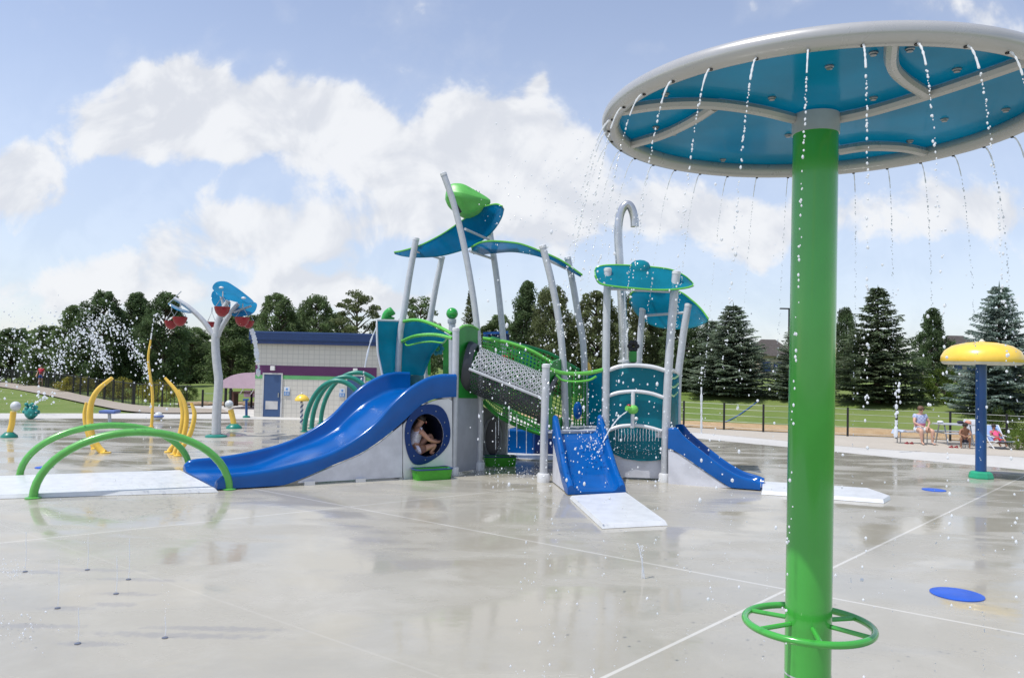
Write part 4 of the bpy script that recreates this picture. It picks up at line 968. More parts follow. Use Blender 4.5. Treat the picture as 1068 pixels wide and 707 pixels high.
MB().ball(c + V((.06, -.14, -.20)), .045, (1, 1, 1), 10, 6).build('nozzle_ball', PALE, o)
c = ij(660, 372, .5); mb = MB(); mb.box(c, (.17, .17, .26)); mb.build('green_block', DKGREEN, ps, smooth=False, bevel=.02)
mb = MB()
for k in range(6): a = 2 * PI * k / 6; mb.ball(c + V((.09 * math.cos(a), -.05, .25 + .09 * math.sin(a))), .06, (1, .6, 1), 8, 6)
mb.build('black_wheel', DARK, ps)
# right side J-K
for pts in ([(697, 391), (702, 394.5), (707, 392)], [(697, 403), (703, 403.5), (707, 400)], [(698, 410), (702, 413), (706, 409)]): MB().tube(cr(pl(pts, YJ + .1, 19.4), 4), .028, 8).build('hand_rail', LIME, ps)
mb = MB(); mb.sheet(pl([(697, 388), (707, 391)], YJ + .2, 19.6), pl([(697, 445), (706, 445)], YJ + .2, 19.6), .03).build('teal_panel', TEALP, ps)
MB().tube(cr(pl([(695, 385), (701, 386), (707, 390)], YJ, 19.6), 4), .05, 8).build('arched_rail', PALE, ps)
# silver hook pipe
YM = 19.5
hk = vpath(YM, [(651.5, 440), (651, 378), (649, 320), (646.5, 280), (644.8, 250), (645.2, 234), (647.5, 222), (651.5, 215), (656, 214), (659.5, 219.5), (661.5, 228), (662, 236.5)])
hkp = cr(hk, 5); rr = [.125 - .02 * min(1, i / 20) for i in range(len(hkp))]; MB().tube(hkp, rr, 18).build('hook_pipe', mat('galvanised', (.55, .56, .58), .25, metal=.75), ps)
MB().lathe([(.16, 0), (.16, .05), (.12, .06)], 18, at(651, 378, YM)).build('pipe_collar', PALE, ps)
# slide 2 (front)
n0 = G(571, 504); n0 = V((at(576, 440, YF).x, YF, 0)); n1 = G(592, 516.5); f0 = V((at(628, 440, I0.y).x, I0.y - .05, 0)); f1 = G(652.5, 515.5)
top2 = [(574.5, 432.5), (577, 436), (581, 455), (585.5, 478), (590, 495), (594.5, 505), (596, 509)]
L2 = (n1 - n0).length
S2 = slide(n0, n1, f0, f1, [(0, 1.50, 1.08, .95), (.06, 1.45, 1.06, .92), (.18, 1.28, .96, .78), (.4, .93, .66, .5), (.65, .56, .32, .18), (.82, .36, .16, .04), (.92, .30, .09, .025), (1, .20, .07, .02)], .14, 'front_slide', 40)
for a_, b2, sg in ((n0, n1, 1), (f0, f1, -1)):
    e = V((sg * .03, 0, 0)); qs = [a_.lerp(b2, q) for q in (0, .18, .4, .65, .8)]; zs = [.93, .76, .48, .16, .05]
    mb = MB(); mb.slab([q_ + e + V((0, 0, z_)) for q_, z_ in zip(qs, zs)] + [qs[-1] + e + V((0, 0, .02)), qs[0] + e + V((0, 0, .02))], (sg * .03, 0, 0)); mb.build('slide_side_panel', WHITEPL, ps, smooth=False)
# slide 3 (right)
n0 = V((at(697, 450, YJ - .25).x, YJ - .25, 0)); n1 = G(793, 512); f0 = V((at(705, 450, YJ + .95).x, YJ + .95, 0)); f1 = G(797.5, 506.5)
top3 = [(697, 446.5), (705.5, 446), (714, 455.5), (736.6, 474), (753.6, 486.6), (770.5, 496), (786, 500.5), (792, 503)]
bot3 = [(697.7, 467.5), (708, 472.4), (736.6, 492), (755, 504), (765, 509), (792, 511.5)]
S3 = slide(n0, n1, f0, f1, prof_from(n0, n1, top3, bot3, [(0, .34), (.5, .3), (1, .16)]), .12, 'side_slide', 40)
d3 = (n1 - n0).normalized(); p3 = V((-d3.y, d3.x, 0)); e = p3 * .02
MB().slab([onplane(x, y, n0 + e, n1 + e) for x, y in [(697, 468.5), (708, 473.5), (736.6, 493), (755, 505), (763, 508.8), (700, 506.8), (697, 506.5)]], p3 * .03).build('slide_side_panel', WHITEPL, ps, smooth=False)
# landing pads
def padmat(pts, label, mw=MATW):
    q = [G(*p) for p in pts]; c = sum(q, V()) / 4; n = len(q); H = .075
    ins = [p + (c - p).normalized() * .07 + V((0, 0, H)) for p in q]
    mb = MB(); mb.bridge([p + V((0, 0, .005)) for p in q], ins); mb.add(ins, [tuple(range(n))])
    return tag(fixn(mb.build('landing_pad', mw, smooth=False)), label, 'landing pad', 'white slide landing pads')
padmat([(-25, 500.5), (190, 493), (228, 513.5), (-60, 522)], 'long white landing pad under the green arches left of the wide slide')
padmat([(594, 520), (653, 516.5), (696.5, 548), (628, 551.5)], 'white landing pad in front of the short front slide')
padmat([(794, 505.5), (905, 512.5), (929, 521), (922, 525), (794, 515.5)], 'narrow white landing pad behind the big green pole')

# ---------------------------------------------------------------- foreground umbrella shower
PD = 4.0; cen = at(851.5, 125, PD); Zd = cen.z; base = at(843, 650, PD); cx0 = (cen + base) / 2
pc = V((cx0.x, PD, 0)); lean = V(((cen.x - base.x) / (cen.z - base.z), 0, 1))
def pp(z): return V((base.x + lean.x * (z - base.z) * .8 + .0, PD, z))
um = empty('umbrella_shower', pp(0), 'giant blue disc umbrella shower on thick green pole in the foreground', 'umbrella shower')
PK = PD / 5.1
MB().tube([pp(0), pp(Zd - .08)], .143 * PK, 40).build('pole', mat('pole_green', (.055, .37, .05), .18, coat=.5, var=.07, scale=2.2), um)
MB().tube([pp(Zd - .08), pp(Zd + .02)], .149 * PK, 40).build('collar', SILVER, um)
MB().tube([pp(1.075), pp(1.083)], .1445 * PK, 40).build('joint_band', SILVER, um)
MB().lathe([(.26, 0), (.26, .04), (.17, .06)], 32, pp(0)).build('base_plate', SILVER, um)
RD = .263 * PD; C0 = pp(Zd)
DT = Matrix.Rotation(R(0), 3, 'Y')
circ = lambda r, z, n=96: [C0 + V((r * math.cos(2 * PI * k / n), r * math.sin(2 * PI * k / n), z)) for k in range(n)]
RIMM = mat('rim_silver', (.46, .46, .46), .28, metal=.25, var=.04)
MB().tube(circ(RD, 0, 120), .060 * PK, 18, closed=True).build('rim', RIMM, um, ang=60)
def curve_on_disc(pts, tol=1.0):
    out = []
    for x, y in pts:
        q = onz(x, y, Zd) - C0; q.z = 0
        if q.length > RD * .86 and (x, y) in RIBEND: q = q.normalized() * (RD - .02)
        out.append(C0 + q)
    return out
mb = MB(); n = 64; ins = circ(RD - .028, .030, n); mb.add(ins + [p + V((0, 0, .012)) for p in ins], [tuple(reversed(range(n))), tuple(range(n, 2 * n))] + [(i, (i + 1) % n, n + (i + 1) % n, n + i) for i in range(n)])
mb.build('disc_panel', ACRY, um, smooth=False)
RIBEND = [(645, 116), (1052, 68), (923, 46), (664, 150), (972, 161)]
ribs = [[(832, 125), (790, 115), (740, 108.5), (690, 109.5), (645, 116)], [(872, 124), (905, 117), (950, 104), (1000, 88), (1052, 68)], [(923, 46), (930, 66), (942, 82), (965, 97)], [(664, 150), (690, 141), (720, 127), (745, 111)], [(876, 157), (905, 153), (940, 154), (972, 161)]]
for rp in ribs:
    MB().tube(cr(curve_on_disc(rp), 7), .028, 8).build('rib', RIMM, um)
for x, y in [(757, 67), (911, 62), (949, 58), (998, 79), (1031, 85), (694, 104), (697, 117), (805, 108), (788, 120), (684, 138), (703, 144), (754, 171), (822, 146), (911, 108), (925, 119), (949, 152), (935, 160), (1049, 120), (865, 76), (985, 130)]:
    q = curve_on_disc([(x, y)])[0]; MB().lathe([(0, -.002), (.013, .0), (.014, .006), (.019, .009), (.019, .018)], 12, q + V((0, 0, .015))).build('bolt', STEEL, um)
# spinning hand ring
zr = base.z; RR = .392 * PK; rc0 = pp(zr)
wr = MB().tube([rc0 + V((RR * math.cos(a), RR * math.sin(a), 0)) for a in [2 * PI * k / 60 for k in range(60)]], .023 * PK, 12, closed=True).build('hand_ring', MATS['pole_green'], um)
for k in range(6):
    a = R(20) + k * PI / 3; d_ = V((math.cos(a), math.sin(a), 0)); MB().tube([rc0 + d_ * .113 + V((0, 0, .009)), rc0 + d_ * RR], .0125, 8).build('spoke', MATS['pole_green'], wr)

# ---------------------------------------------------------------- water
m = bpy.data.materials.new('water_drops'); m.use_nodes = True; m.node_tree.nodes.clear(); t = NT(m.node_tree)
b = t.new('ShaderNodeBsdfPrincipled', {'Base Color': (.93, .95, .98, 1), 'Roughness': .05, 'IOR': 1.33, 'Transmission Weight': .12, 'Specular IOR Level': .8})  # near-white body colour stands in for sun glint on the drops
tl = t.new('ShaderNodeBsdfTranslucent', {'Color': (.95, .97, 1, 1)}); mx = t.new('ShaderNodeMixShader', {0: .45, 1: b.outputs[0], 2: tl.outputs[0]})
t.l.new(mx.outputs[0], t.new('ShaderNodeOutputMaterial').inputs[0]); WATER = m
m = bpy.data.materials.new('water_film'); m.use_nodes = True; m.node_tree.nodes.clear(); t = NT(m.node_tree)
b = t.new('ShaderNodeBsdfPrincipled', {'Base Color': (.9, .93, .96, 1), 'Roughness': .1, 'IOR': 1.33}); tp_ = t.new('ShaderNodeBsdfTransparent')
mx = t.new('ShaderNodeMixShader', {0: .6, 1: b.outputs[0], 2: tp_.outputs[0]}); t.l.new(mx.outputs[0], t.new('ShaderNodeOutputMaterial').inputs[0]); FILM = m
_ico = [(0, 0, 1), (.894, 0, .447), (.276, .851, .447), (-.724, .526, .447), (-.724, -.526, .447), (.276, -.851, .447), (.724, .526, -.447), (-.276, .851, -.447), (-.894, 0, -.447), (-.276, -.851, -.447), (.724, -.526, -.447), (0, 0, -1)]
_icf = [(0, 1, 2), (0, 2, 3), (0, 3, 4), (0, 4, 5), (0, 5, 1), (1, 6, 2), (2, 7, 3), (3, 8, 4), (4, 9, 5), (5, 10, 1), (6, 7, 2), (7, 8, 3), (8, 9, 4), (9, 10, 5), (10, 6, 1), (11, 7, 6), (11, 8, 7), (11, 9, 8), (11, 10, 9), (11, 6, 10)]
def drop(mb, c, r, st=1.25, d_=None):
    o = len(mb.v)
    for x, y, z in _ico:
        mb.v.append(V((c.x + x * r, c.y + y * r, c.z + z * r * st)) if d_ is None else c + V((x, y, z)) * r + d_ * (V((x, y, z)).dot(d_)) * r * (st - 1))
    mb.f += [(a + o, b_ + o, c_ + o) for a, b_, c_ in _icf]
rnd = random.Random(12)
def jet(path, r, breakup=.3, name='water_jet', spread=.02, label='', group='', keep=1.0, seed=0, step=1.0, mm=None, fade=.55):
    """path: polyline from nozzle outwards; solid ragged thread, then separate drops"""
    rn = random.Random(seed); mb = MB(); L = len(path); nb = int(L * breakup)
    if nb > 3:
        mb.tube(path[:nb], [r * rn.uniform(.55, 1.25) for _ in range(nb)], 6)
    for i in range(nb, L - 1):
        d_ = (path[i + 1] - path[i]); seg = d_.length; d_.normalize(); fr = (i - nb) / max(1, L - nb); n = max(1, int(seg / (r * 3.2) * step))
        for k in range(n):
            if rn.random() > keep * max(.10, 1 - fade * fr): continue
            q = path[i].lerp(path[i + 1], rn.random()) + V((rn.gauss(0, 1), rn.gauss(0, 1), rn.gauss(0, 1))) * spread * (.2 + fr)
            drop(mb, q, r * rn.uniform(.45, 1.2), rn.uniform(1.0, 1.8), d_)
    if not mb.v: drop(mb, path[len(path) // 2], r)
    o = mb.build(name, mm or WATER); return tag(o, label, 'water jet', group)
NJ = 34
for k in range(NJ):
    a = 2 * PI * (k + .35) / NJ; dr = V((math.cos(a), math.sin(a), 0)); s0 = C0 + dr * (RD + .022) + V((0, 0, -.048)); v0 = rnd.uniform(.42, .55)
    pth = []; tt = 0
    while True:
        q = s0 + dr * v0 * tt + V((-.10 * tt * tt * 1.2, 0, -.30 * tt - 4.9 * tt * tt))
        if q.z < .02: break
        pth.append(q); tt += .011
        if tt > .82: break
    nearf = math.sin(a) < .3
    jet(pth, .0043 if nearf else .0032, .16, label='thin broken stream of water falling from the rim of the blue disc', group='streams falling from the umbrella rim', keep=1.0, seed=k, spread=.006, step=1.5, fade=1.6)
    hn = MB().lathe([(.008, 0), (.008, .010), (0, .011)], 10, s0 + V((0, 0, -.002)) - dr * .012).build('rim_nozzle', DARK, um)
# loose drops
def cloud(n, fn, rlo, rhi, label, name='water_drops', seed=1, cat='water spray'):
    rn = random.Random(seed); mb = MB()
    for i in range(n):
        q = fn(rn)
        if q is None or q.z < .03: continue
        drop(mb, q, rlo + (rhi - rlo) * rn.random() ** 3, rn.uniform(1, 1.7))
    return tag(mb.build(name, WATER), label, cat, kind='stuff')
def left_burst(rn):
    # several broad arcs of ballistic water
    k = rn.choice([0, 0, 1, 1, 2, 3]); Y = rn.uniform(12, 17)
    if k == 0: px, py = rn.gauss(70, 34), rn.gauss(362, 20)
    elif k == 1:
        tt = rn.uniform(-1, 1); px = 105 + 50 * tt; py = 335 + 55 * tt * tt + rn.gauss(0, 8)
    elif k == 2:
        tt = rn.uniform(0, 1); px = 95 + 18 * tt + rn.gauss(0, 3); py = 345 + 40 * tt + rn.gauss(0, 5)
    else: px, py = rn.gauss(15, 22), rn.gauss(375, 26)
    if py > 440 or py < 300: return None
    return at(px, py, Y)
cloud(1900, left_burst, .004, .020, 'dense burst of white water drops before the left tree group', seed=4)
cloud(260, lambda rn: at(rn.uniform(500, 775), 180 + 330 * rn.random() ** .9, rn.uniform(7, 15)), .005, .017, 'loose drops drifting over the right half of the play structure', seed=6)
cloud(110, lambda rn: at(rn.uniform(490, 650), rn.uniform(350, 470), rn.uniform(12, 17)), .010, .024, 'drops splashing in front of the tunnel and front slide', seed=7)
cloud(150, lambda rn: at(rn.uniform(560, 1068), rn.uniform(200, 640), rn.uniform(4.5, 9)), .004, .014, 'scattered drops around the big umbrella shower', seed=8)
cloud(220, lambda rn: at(rn.gauss(596, 45), rn.gauss(215, 45), rn.uniform(5, 9)), .003, .008, 'fine mist of drops left of the umbrella disc', seed=9)
cloud(60, lambda rn: (lambda q: V((q.x, q.y, .035 + .1 * rn.random() ** 3)))(G(rn.gauss(15, 22), rn.gauss(662, 12))), .003, .010, 'low white splash on the floor at the lower left corner', seed=10)
cloud(90, lambda rn: (lambda q: V((q.x, q.y, .035 + .1 * rn.random() ** 3)))(G(rn.gauss(8, 14), rn.gauss(600, 6))), .003, .009, 'low white splash on the floor at the left edge', seed=11)
cloud(120, lambda rn: (lambda q: V((q.x, q.y, .035 + .15 * rn.random() ** 3)))(G(rn.gauss(545, 22), rn.gauss(495, 4))), .008, .02, 'splash ring on the floor beneath the tunnel', seed=13)
cloud(60, lambda rn: at(rn.gauss(165, 14), rn.gauss(400, 26), rn.uniform(26, 28)), .02, .05, 'drops falling around the bent yellow spray pipe', seed=15)
# lines of falling drops right of the pole
for i, (px, y0, y1, Y) in enumerate([(936, 300, 450, 8), (780, 300, 440, 9), (754, 370, 440, 9), (808, 240, 430, 8), (900, 330, 420, 7), (1000, 340, 440, 7), (1048, 250, 330, 6), (985, 210, 330, 6)]):
    pth = [at(px + .4 * k / 10, y0 + (y1 - y0) * k / 30, Y) for k in range(31)]
    jet(pth, .009, 0, name='falling_drops', spread=.03, label='loose vertical string of falling drops near the big pole', group='strings of falling drops', keep=.16, seed=100 + i)
def arcpath(pts, n=6): return cr(pts, n)
# curtain beneath the rail at the right tower
for i in range(15):
    x = 642 + i * 3.2; jet([ij(x + rnd.uniform(-.4, .4), 447 + k * 1.6, -.12) for k in range(20)], .007, .45, name='water_curtain_stream', label='thin water stream falling from the lowest arched rail', group='streams of the water curtain', keep=.5, seed=200 + i, spread=.012)
for i, (x, ya, yb, Y) in enumerate([(517, 440, 492, 18.9), (539, 432, 495, 18.7), (520, 434, 470, 18.8), (549, 446, 495, 18.5), (531, 425, 480, 18.6)]):
    jet([at(x, ya + (yb - ya) * k / 20, Y) for k in range(21)], .009, .6, name='water_jet', label='thin water stream falling under the perforated tunnel', group='streams beneath the tunnel', keep=.5, seed=230 + i)
jet(arcpath([at(x, y, Y) for x, y, Y in [(654, 429, 17.8), (645, 436, 17.7), (636, 448, 17.5), (628, 463, 17.3), (621, 480, 17.0), (615, 497, 16.8), (611, 509, 16.6)]], 9), .018, .5, label='arching water jet from the green nozzle onto the front slide', keep=1, seed=31, spread=.05, step=2)
cloud(160, lambda rn: at(rn.gauss(616, 10), rn.gauss(455, 22), rn.uniform(16.5, 17.6)), .008, .022, 'splashing drops above the front slide bed', seed=32)
jet(arcpath([at(x, y, 26) for x, y in [(262, 343), (265, 352), (267, 364), (268.5, 378), (270, 392)]], 10), .075, .8, label='white water pouring from the right red bucket', keep=1, seed=33, spread=.12, step=3)
jet(arcpath([at(x, y, 20.5) for x, y in [(397, 336), (391, 345), (386, 358), (382, 375), (378, 398)]], 8), .022, .85, label='thin arc of water beside the left teal panel', keep=1, seed=34, spread=.05)
jet(arcpath([at(x, y, 29) for x, y in [(157.2, 354), (158.5, 345), (160.5, 334), (162.5, 328), (165, 328), (166.5, 334), (167, 342)]], 9), .022, .15, label='water jet curling over the top of the bent yellow pipe', keep=1, seed=35, spread=.05)
jet([at(934 + .1 * k, 456 - k * 2.0, 26) for k in range(31)], .05, .35, label='upright white water jet before the dark spruce', keep=.9, seed=36, spread=.07, step=2)
jet([at(731.5, 452 - k * 2.2, 26) for k in range(33)], .035, .7, label='tall thin water jet right of the play structure', keep=1, seed=37, spread=.05)
jet([G(672, 603) + V((.1 * k / 30 * -1, 0, .42 * math.sin(PI * .5 * k / 30))) for k in range(31)], .010, .9, label='small water jet rising from the floor in front of the landing pad', keep=1, seed=38, spread=.02)
jet([G(668, 603) + V((.02, 0, .40 * math.sin(PI * .5 * k / 30))) for k in range(31)], .008, .5, label='faint twin jet beside the small floor jet', keep=1, seed=39, spread=.02)
jet(arcpath([at(x, y, 34) for x, y in [(33, 426), (38, 419), (45, 413), (54, 411), (62, 415)]], 8), .06, .3, label='misty water fan from the turquoise ground sprayer', keep=1, seed=40, spread=.25, step=3)
for i, (x, y, top) in enumerate([(26, 596, 470), (60, 634, 480), (91, 594, 490), (121, 619, 500), (134, 604, 475), (81, 671, 560), (172, 665, 600)]):
    b0 = G(x, y); ztop = at(x, top, b0.y).z
    jet([b0 + V((.006 * math.sin(k * .3), 0, .02 + (ztop - .02) * k / 50)) for k in range(51)], .0035, .35, label='faint vertical floor jet in the left foreground', group='floor jets in the left foreground', keep=.22, seed=50 + i, spread=.02)
    tag(MB().lathe([(.028, 0), (.028, .005), (.02, .007), (0, .007)], 20, b0 + V((0, 0, .002))).build('floor_nozzle', mat('nozzle_grey', (.20, .22, .28), .4, metal=.5)), 'small dark round nozzle flush in the foreground floor', 'nozzle', 'floor nozzles in the left foreground')

# ---------------------------------------------------------------- ground discs
for (x, y, r_, lab) in ((998, 620, 29, 'blue floor drain cover right of the big green pole'), (974, 511, 13, 'blue floor cover before the yellow umbrella'), (46, 487.5, 10, 'blue floor cover behind the left green arches')):
    q = G(x, y); rr_ = r_ * q.y / F_PX * q.y / math.hypot(q.x, q.y)
    o = MB().lathe([(rr_, 0), (rr_, .010), (rr_ * .9, .016), (rr_ * .3, .02), (0, .02)], 40, q + V((0, 0, .002))).build('drain_cover', mat('cover_blue', (.01, .09, .52), .35), bevel=0)
    tag(o, lab, 'floor cover', 'blue floor covers')

# ---------------------------------------------------------------- green arches
def arch(pl_, pr, py_top, px_top, r, m, name, label, group, n=26, sq=1.0, foot=True):
    a_ = G(*pl_); b_ = G(*pr); mid = (a_ + b_) / 2
    h = at(px_top, py_top, a_.lerp(b_, .5).y).z
    pts = [mid + (a_ - mid) * math.cos(PI * k / n) + V((0, 0, h * math.sin(PI * k / n) ** sq)) for k in range(n + 1)]
    o = empty(name, a_, label, 'spray arch', group); MB().tube(pts, r, 14).build('tube', m, o)
    if foot:
        for q in (a_, b_): MB().lathe([(r + .06, .003), (r + .06, .02), (r + .01, .035)], 16, q).build('foot_plate', m, o)
    for k in (8, 11, 15, 18): MB().ball(pts[k] + V((0, 0, r * .95)), .014, n=8, m=6).build('nozzle', STEEL, o)
    return o
arch((34.5, 519.5), (239, 510.5), 450.5, 146, .075, MIDGREEN, 'spray_arch', 'nearer bright green arch straddling the white landing pad', 'bright green arches')
arch((20.5, 497), (197, 488.5), 443.5, 118, .072, MIDGREEN, 'spray_arch', 'farther bright green arch behind the nearer one', 'bright green arches')
for f, rt_, tp_, lab in (((317.5, 450), (384, 452), (397, 350), 'nearest dark green arch of the three before the building'), ((325, 446.5), (394, 448), (393, 360), 'middle dark green arch of the three before the building'), ((334.5, 441.5), (408, 443), (388.5, 371), 'farthest dark green arch of the three before the building')):
    arch(f, rt_, tp_[0], tp_[1], .09, TEALG, 'spray_arch', lab, 'dark green arches', n=26)

# ---------------------------------------------------------------- yellow curved sprays
def ycurve(pts, Y, r, label, group, name='curved_spray_pipe', tip=True, cat='spray pipe'):
    p = cr([at(x, y, Y) for x, y in pts], 5); n = len(p); p[0] = V((p[0].x, p[0].y, 0)); 
    o = empty(name, p[0], label, cat, group)
    r = r * .8
    MB().tube(p, [r * (1.0 - .45 * (i / (n - 1)) ** 3) for i in range(n)], 12).build('pipe', YEL, o)
    MB().lathe([(r + .05, .003), (r + .05, .03), (r, .04)], 14, p[0]).build('foot_plate', YEL, o); return o
ycurve([(110, 473.5), (103, 467), (96.5, 456), (94, 442), (94, 427), (97, 415), (104, 404.5), (117, 394)], 21.0, .11, 'tall yellow curved pipe leaning right in the left pair', 'left yellow curved pipes')
ycurve([(99, 469), (93.5, 458), (89.5, 445), (88, 432), (90, 419.5)], 21.8, .075, 'short yellow curved pipe left of the tall one', 'left yellow curved pipes')
ycurve([(176, 471), (186, 457), (190.5, 438), (189.5, 422), (184, 408), (172, 394)], 21.5, .085, 'tallest yellow curved pipe right of the bent pipe, leaning left', 'right yellow curved pipes')
ycurve([(182, 471), (191, 456), (194.5, 438), (193, 422), (186, 406.5)], 21.0, .085, 'middle yellow curved pipe of the right group', 'right yellow curved pipes')
ycurve([(186, 472), (196, 457), (201, 444), (202.8, 431), (199.5, 420)], 20.7, .085, 'shortest yellow curved pipe of the right group', 'right yellow curved pipes')
ycurve([(157.5, 447), (158.6, 437), (159, 412), (157, 395), (154.6, 374), (157.2, 354.5)], 29, .07, 'slim tall bent yellow pipe with water at its top', '')
# small sprayers
def ballspray(px, py, tx, ty, bx_, by_, br, label):
    g_ = G(px, py); Y = g_.y; o = empty('ball_sprayer', g_, label, 'sprayer', 'yellow ball sprayers'); s_ = Y / F_PX
    MB().lathe([(9.5 * s_ * .85, .003), (9 * s_ * .85, .06), (4 * s_, .16), (3 * s_, .17)], 20, g_).build('base', TEALG, o)
    MB().tube([g_ + V((0, 0, .1)), at((px + tx) / 2 + .6, (py + ty) / 2, Y), at(tx, ty, Y)], 2.9 * s_, 12).build('stem', YEL, o)
    MB().ball(at(bx_, by_, Y), br * s_, n=16, m=10).build('ball', mat('white_ball', (.55, .58, .60), .35), o); return o
ballspray(9.5, 456, 14, 429, 16.3, 423.5, 5, 'leaning yellow sprayer with white ball at the left edge')
ballspray(244, 446.5, 240.5, 427, 239, 421.5, 4.2, 'yellow sprayer with white ball right of the bucket fountain')
g_ = G(257, 435.5); s_ = g_.y / F_PX; o = empty('blue_sprayer', g_, 'slim blue post sprayer left of the blue door', 'sprayer')
MB().lathe([(3.8 * s_, .003), (3.6 * s_, .07), (1.5 * s_, .1)], 16, g_).build('base', TEALG, o); MB().tube([g_, at(257, 417, g_.y)], 1.3 * s_, 10).build('stem', BLUEPOLE, o); MB().tube([at(253.5, 417, g_.y), at(259.5, 416.5, g_.y)], 1.0 * s_, 8).build('head', BLUEPOLE, o)
g_ = G(114.5, 440.5); s_ = g_.y / F_PX; o = empty('blue_table_sprayer', g_, 'small blue flat topped sprayer behind the left arches', 'sprayer')
MB().tube([g_, at(114, 430, g_.y)], 1.7 * s_, 10).build('stem', MATS['white_ball'], o); MB().box(at(114.5, 429.3, g_.y), (17 * s_, .5, 3.4 * s_)).build('top', mat('slate_blue', (.10, .16, .40), .4), o, bevel=.04, smooth=False)
g_ = G(165, 438.5); s_ = g_.y / F_PX; o = empty('beach_ball_sprayer', g_, 'blue and white ball sprayer beside the bent yellow pipe', 'sprayer')
MB().ball(g_ + V((0, 0, 4.4 * s_)), 4.6 * s_, n=16, m=12).build('ball', MATS['white_ball'], o); MB().tube([g_ + V((5.0 * s_ * .93 * math.cos(a), 5.0 * s_ * .93 * math.sin(a), 4.4 * s_)) for a in [2 * PI * k / 24 for k in range(24)]], 1.0 * s_, 8, closed=True).build('stripe', MATS['slate_blue'], o); MB().lathe([(3.0 * s_, .003), (2 * s_, .05)], 12, g_).build('base', YEL, o)
g_ = G(32, 437); s_ = g_.y / F_PX; o = empty('turquoise_sprayer', g_, 'turquoise knobbly ground sprayer near the left edge', 'sprayer'); mb = MB(); rn = random.Random(8)
mb.ball(g_ + V((0, 0, 7 * s_)), 6.5 * s_, (1, .8, 1.1), 14, 10)
for k in range(26):
    a = rn.random() * 6.28; ph = rn.uniform(.2, 2.2); dd = V((math.sin(ph) * math.cos(a), math.sin(ph) * math.sin(a) * .8, math.cos(ph))); mb.ball(g_ + V((0, 0, 7 * s_)) + dd * 7 * s_, rn.uniform(1.2, 2.2) * s_, n=8, m=6)
mb.build('body', mat('turquoise_plastic', (.02, .26, .24), .4, var=.3, scale=8), o)
for sx in (-1, 1): MB().ball(g_ + V((sx * 3 * s_, -3.5 * s_, 15.5 * s_)), 1.9 * s_, n=10, m=8).build('eye', MATS['turquoise_plastic'], o)
g_ = G(314.3, 443); s_ = g_.y / F_PX; o = empty('small_umbrella_sprayer', g_, 'small yellow umbrella sprayer on candy striped pole by the building', 'umbrella sprayer')
top = at(315, 416, g_.y)
MB().tube([g_, top], 1.15 * s_, 10).build('pole', MATS['white_ball'], o)
hx = [g_ + (top - g_) * (k / 60) + V((1.0 * s_ * math.cos(k * .55), 1.0 * s_ * math.sin(k * .55), 0)) for k in range(61)]; MB().tube(hx, .75 * s_, 6).build('spiral_stripe', NAVY, o)
MB().lathe([(7.3 * s_, 0), (7.5 * s_, .02), (7.0 * s_, 2.5 * s_), (5 * s_, 5 * s_), (2.5 * s_, 6.4 * s_), (0, 6.8 * s_)], 24, at(315, 418, g_.y)).build('cap', YELDOME, o); MB().ball(at(315, 410.3, g_.y), 1.2 * s_, n=8, m=6).build('finial', PALE, o)

# ---------------------------------------------------------------- bucket fountain
g_ = G(225.5, 455.5); YT = g_.y; s_ = YT / F_PX; K = lambda x, y, dy=0: at(150 + x / 5.89, 280 + y / 5.89, YT + dy)
bf = empty('bucket_fountain', g_, 'tall silver tree shaped fountain with blue leaves and red buckets', 'fountain')
MB().lathe([(.36, .003), (.34, .05), (.2, .09)], 24, g_).build('base_plate', TEALG, bf)
tr_ = cr([g_, at(226, 430, YT), K(460, 700), K(450, 600), K(441, 500), K(440, 400)], 6); MB().tube(tr_, [.15 - .02 * i / len(tr_) for i in range(len(tr_))], 18).build('trunk_pole', SILVER, bf)
for pts, r_ in (([(441, 420), (410, 385), (365, 322), (290, 250), (225, 205), (186, 184)], .10), ([(445, 420), (458, 330), (480, 265), (520, 200)], .13), ([(450, 420), (472, 370), (515, 300), (560, 240), (580, 218)], .10), ([(555, 272), (600, 252), (660, 230)], .05), ([(492, 240), (480, 195), (468, 155)], .05)):
    p_ = cr([K(*q) for q in pts], 5); MB().tube(p_, [r_ * (1 - .35 * i / len(p_)) for i in range(len(p_))], 12).build('branch', SILVER, bf)
def leafp(pts, dys, m=ACRYS, name='blue_leaf'):
    q = cr([K(x, y, dy) for (x, y), dy in zip(pts, dys)], 4, True); c_ = sum(q, V()) / len(q)
    mb = MB(); nn_ = len(q); dn_ = V((0, .02, .025))
    mb.v = q + [p + dn_ for p in q] + [c_, c_ + dn_]; mb.f = [(i, (i + 1) % nn_, 2 * nn_) for i in range(nn_)] + [(nn_ + (i + 1) % nn_, nn_ + i, 2 * nn_ + 1) for i in range(nn_)] + [(i, nn_ + i, nn_ + (i + 1) % nn_, (i + 1) % nn_) for i in range(nn_)]
    return mb.build(name, m, bf)
leafp([(422, 112), (450, 86), (505, 85), (560, 116), (620, 160), (672, 205), (655, 217), (590, 212), (480, 178), (430, 135)], [-.5, -.2, 0, 0, 0, -.2, -.6, -.9, -1.0, -.8])
leafp([(415, 160), (432, 140), (470, 142), (520, 190), (530, 240), (490, 250), (440, 235), (418, 200)], [.3, .5, .7, .8, .6, .2, 0, .1])
leafp([(560, 222), (620, 205), (688, 215), (690, 250), (665, 280), (620, 292), (560, 296), (535, 272)], [.2, .6, .7, .4, .1, -.2, -.2, 0])
leafp([(149, 218), (170, 222), (205, 240), (255, 262), (302, 272), (270, 274), (220, 262), (180, 243)], [-.3, .9, 1.1, .9, .3, -.2, -.5, -.5])
MB().tube([K(148, 219), K(186, 184), K(230, 140)], .018, 6).build('leaf_rod', SILVER, bf)
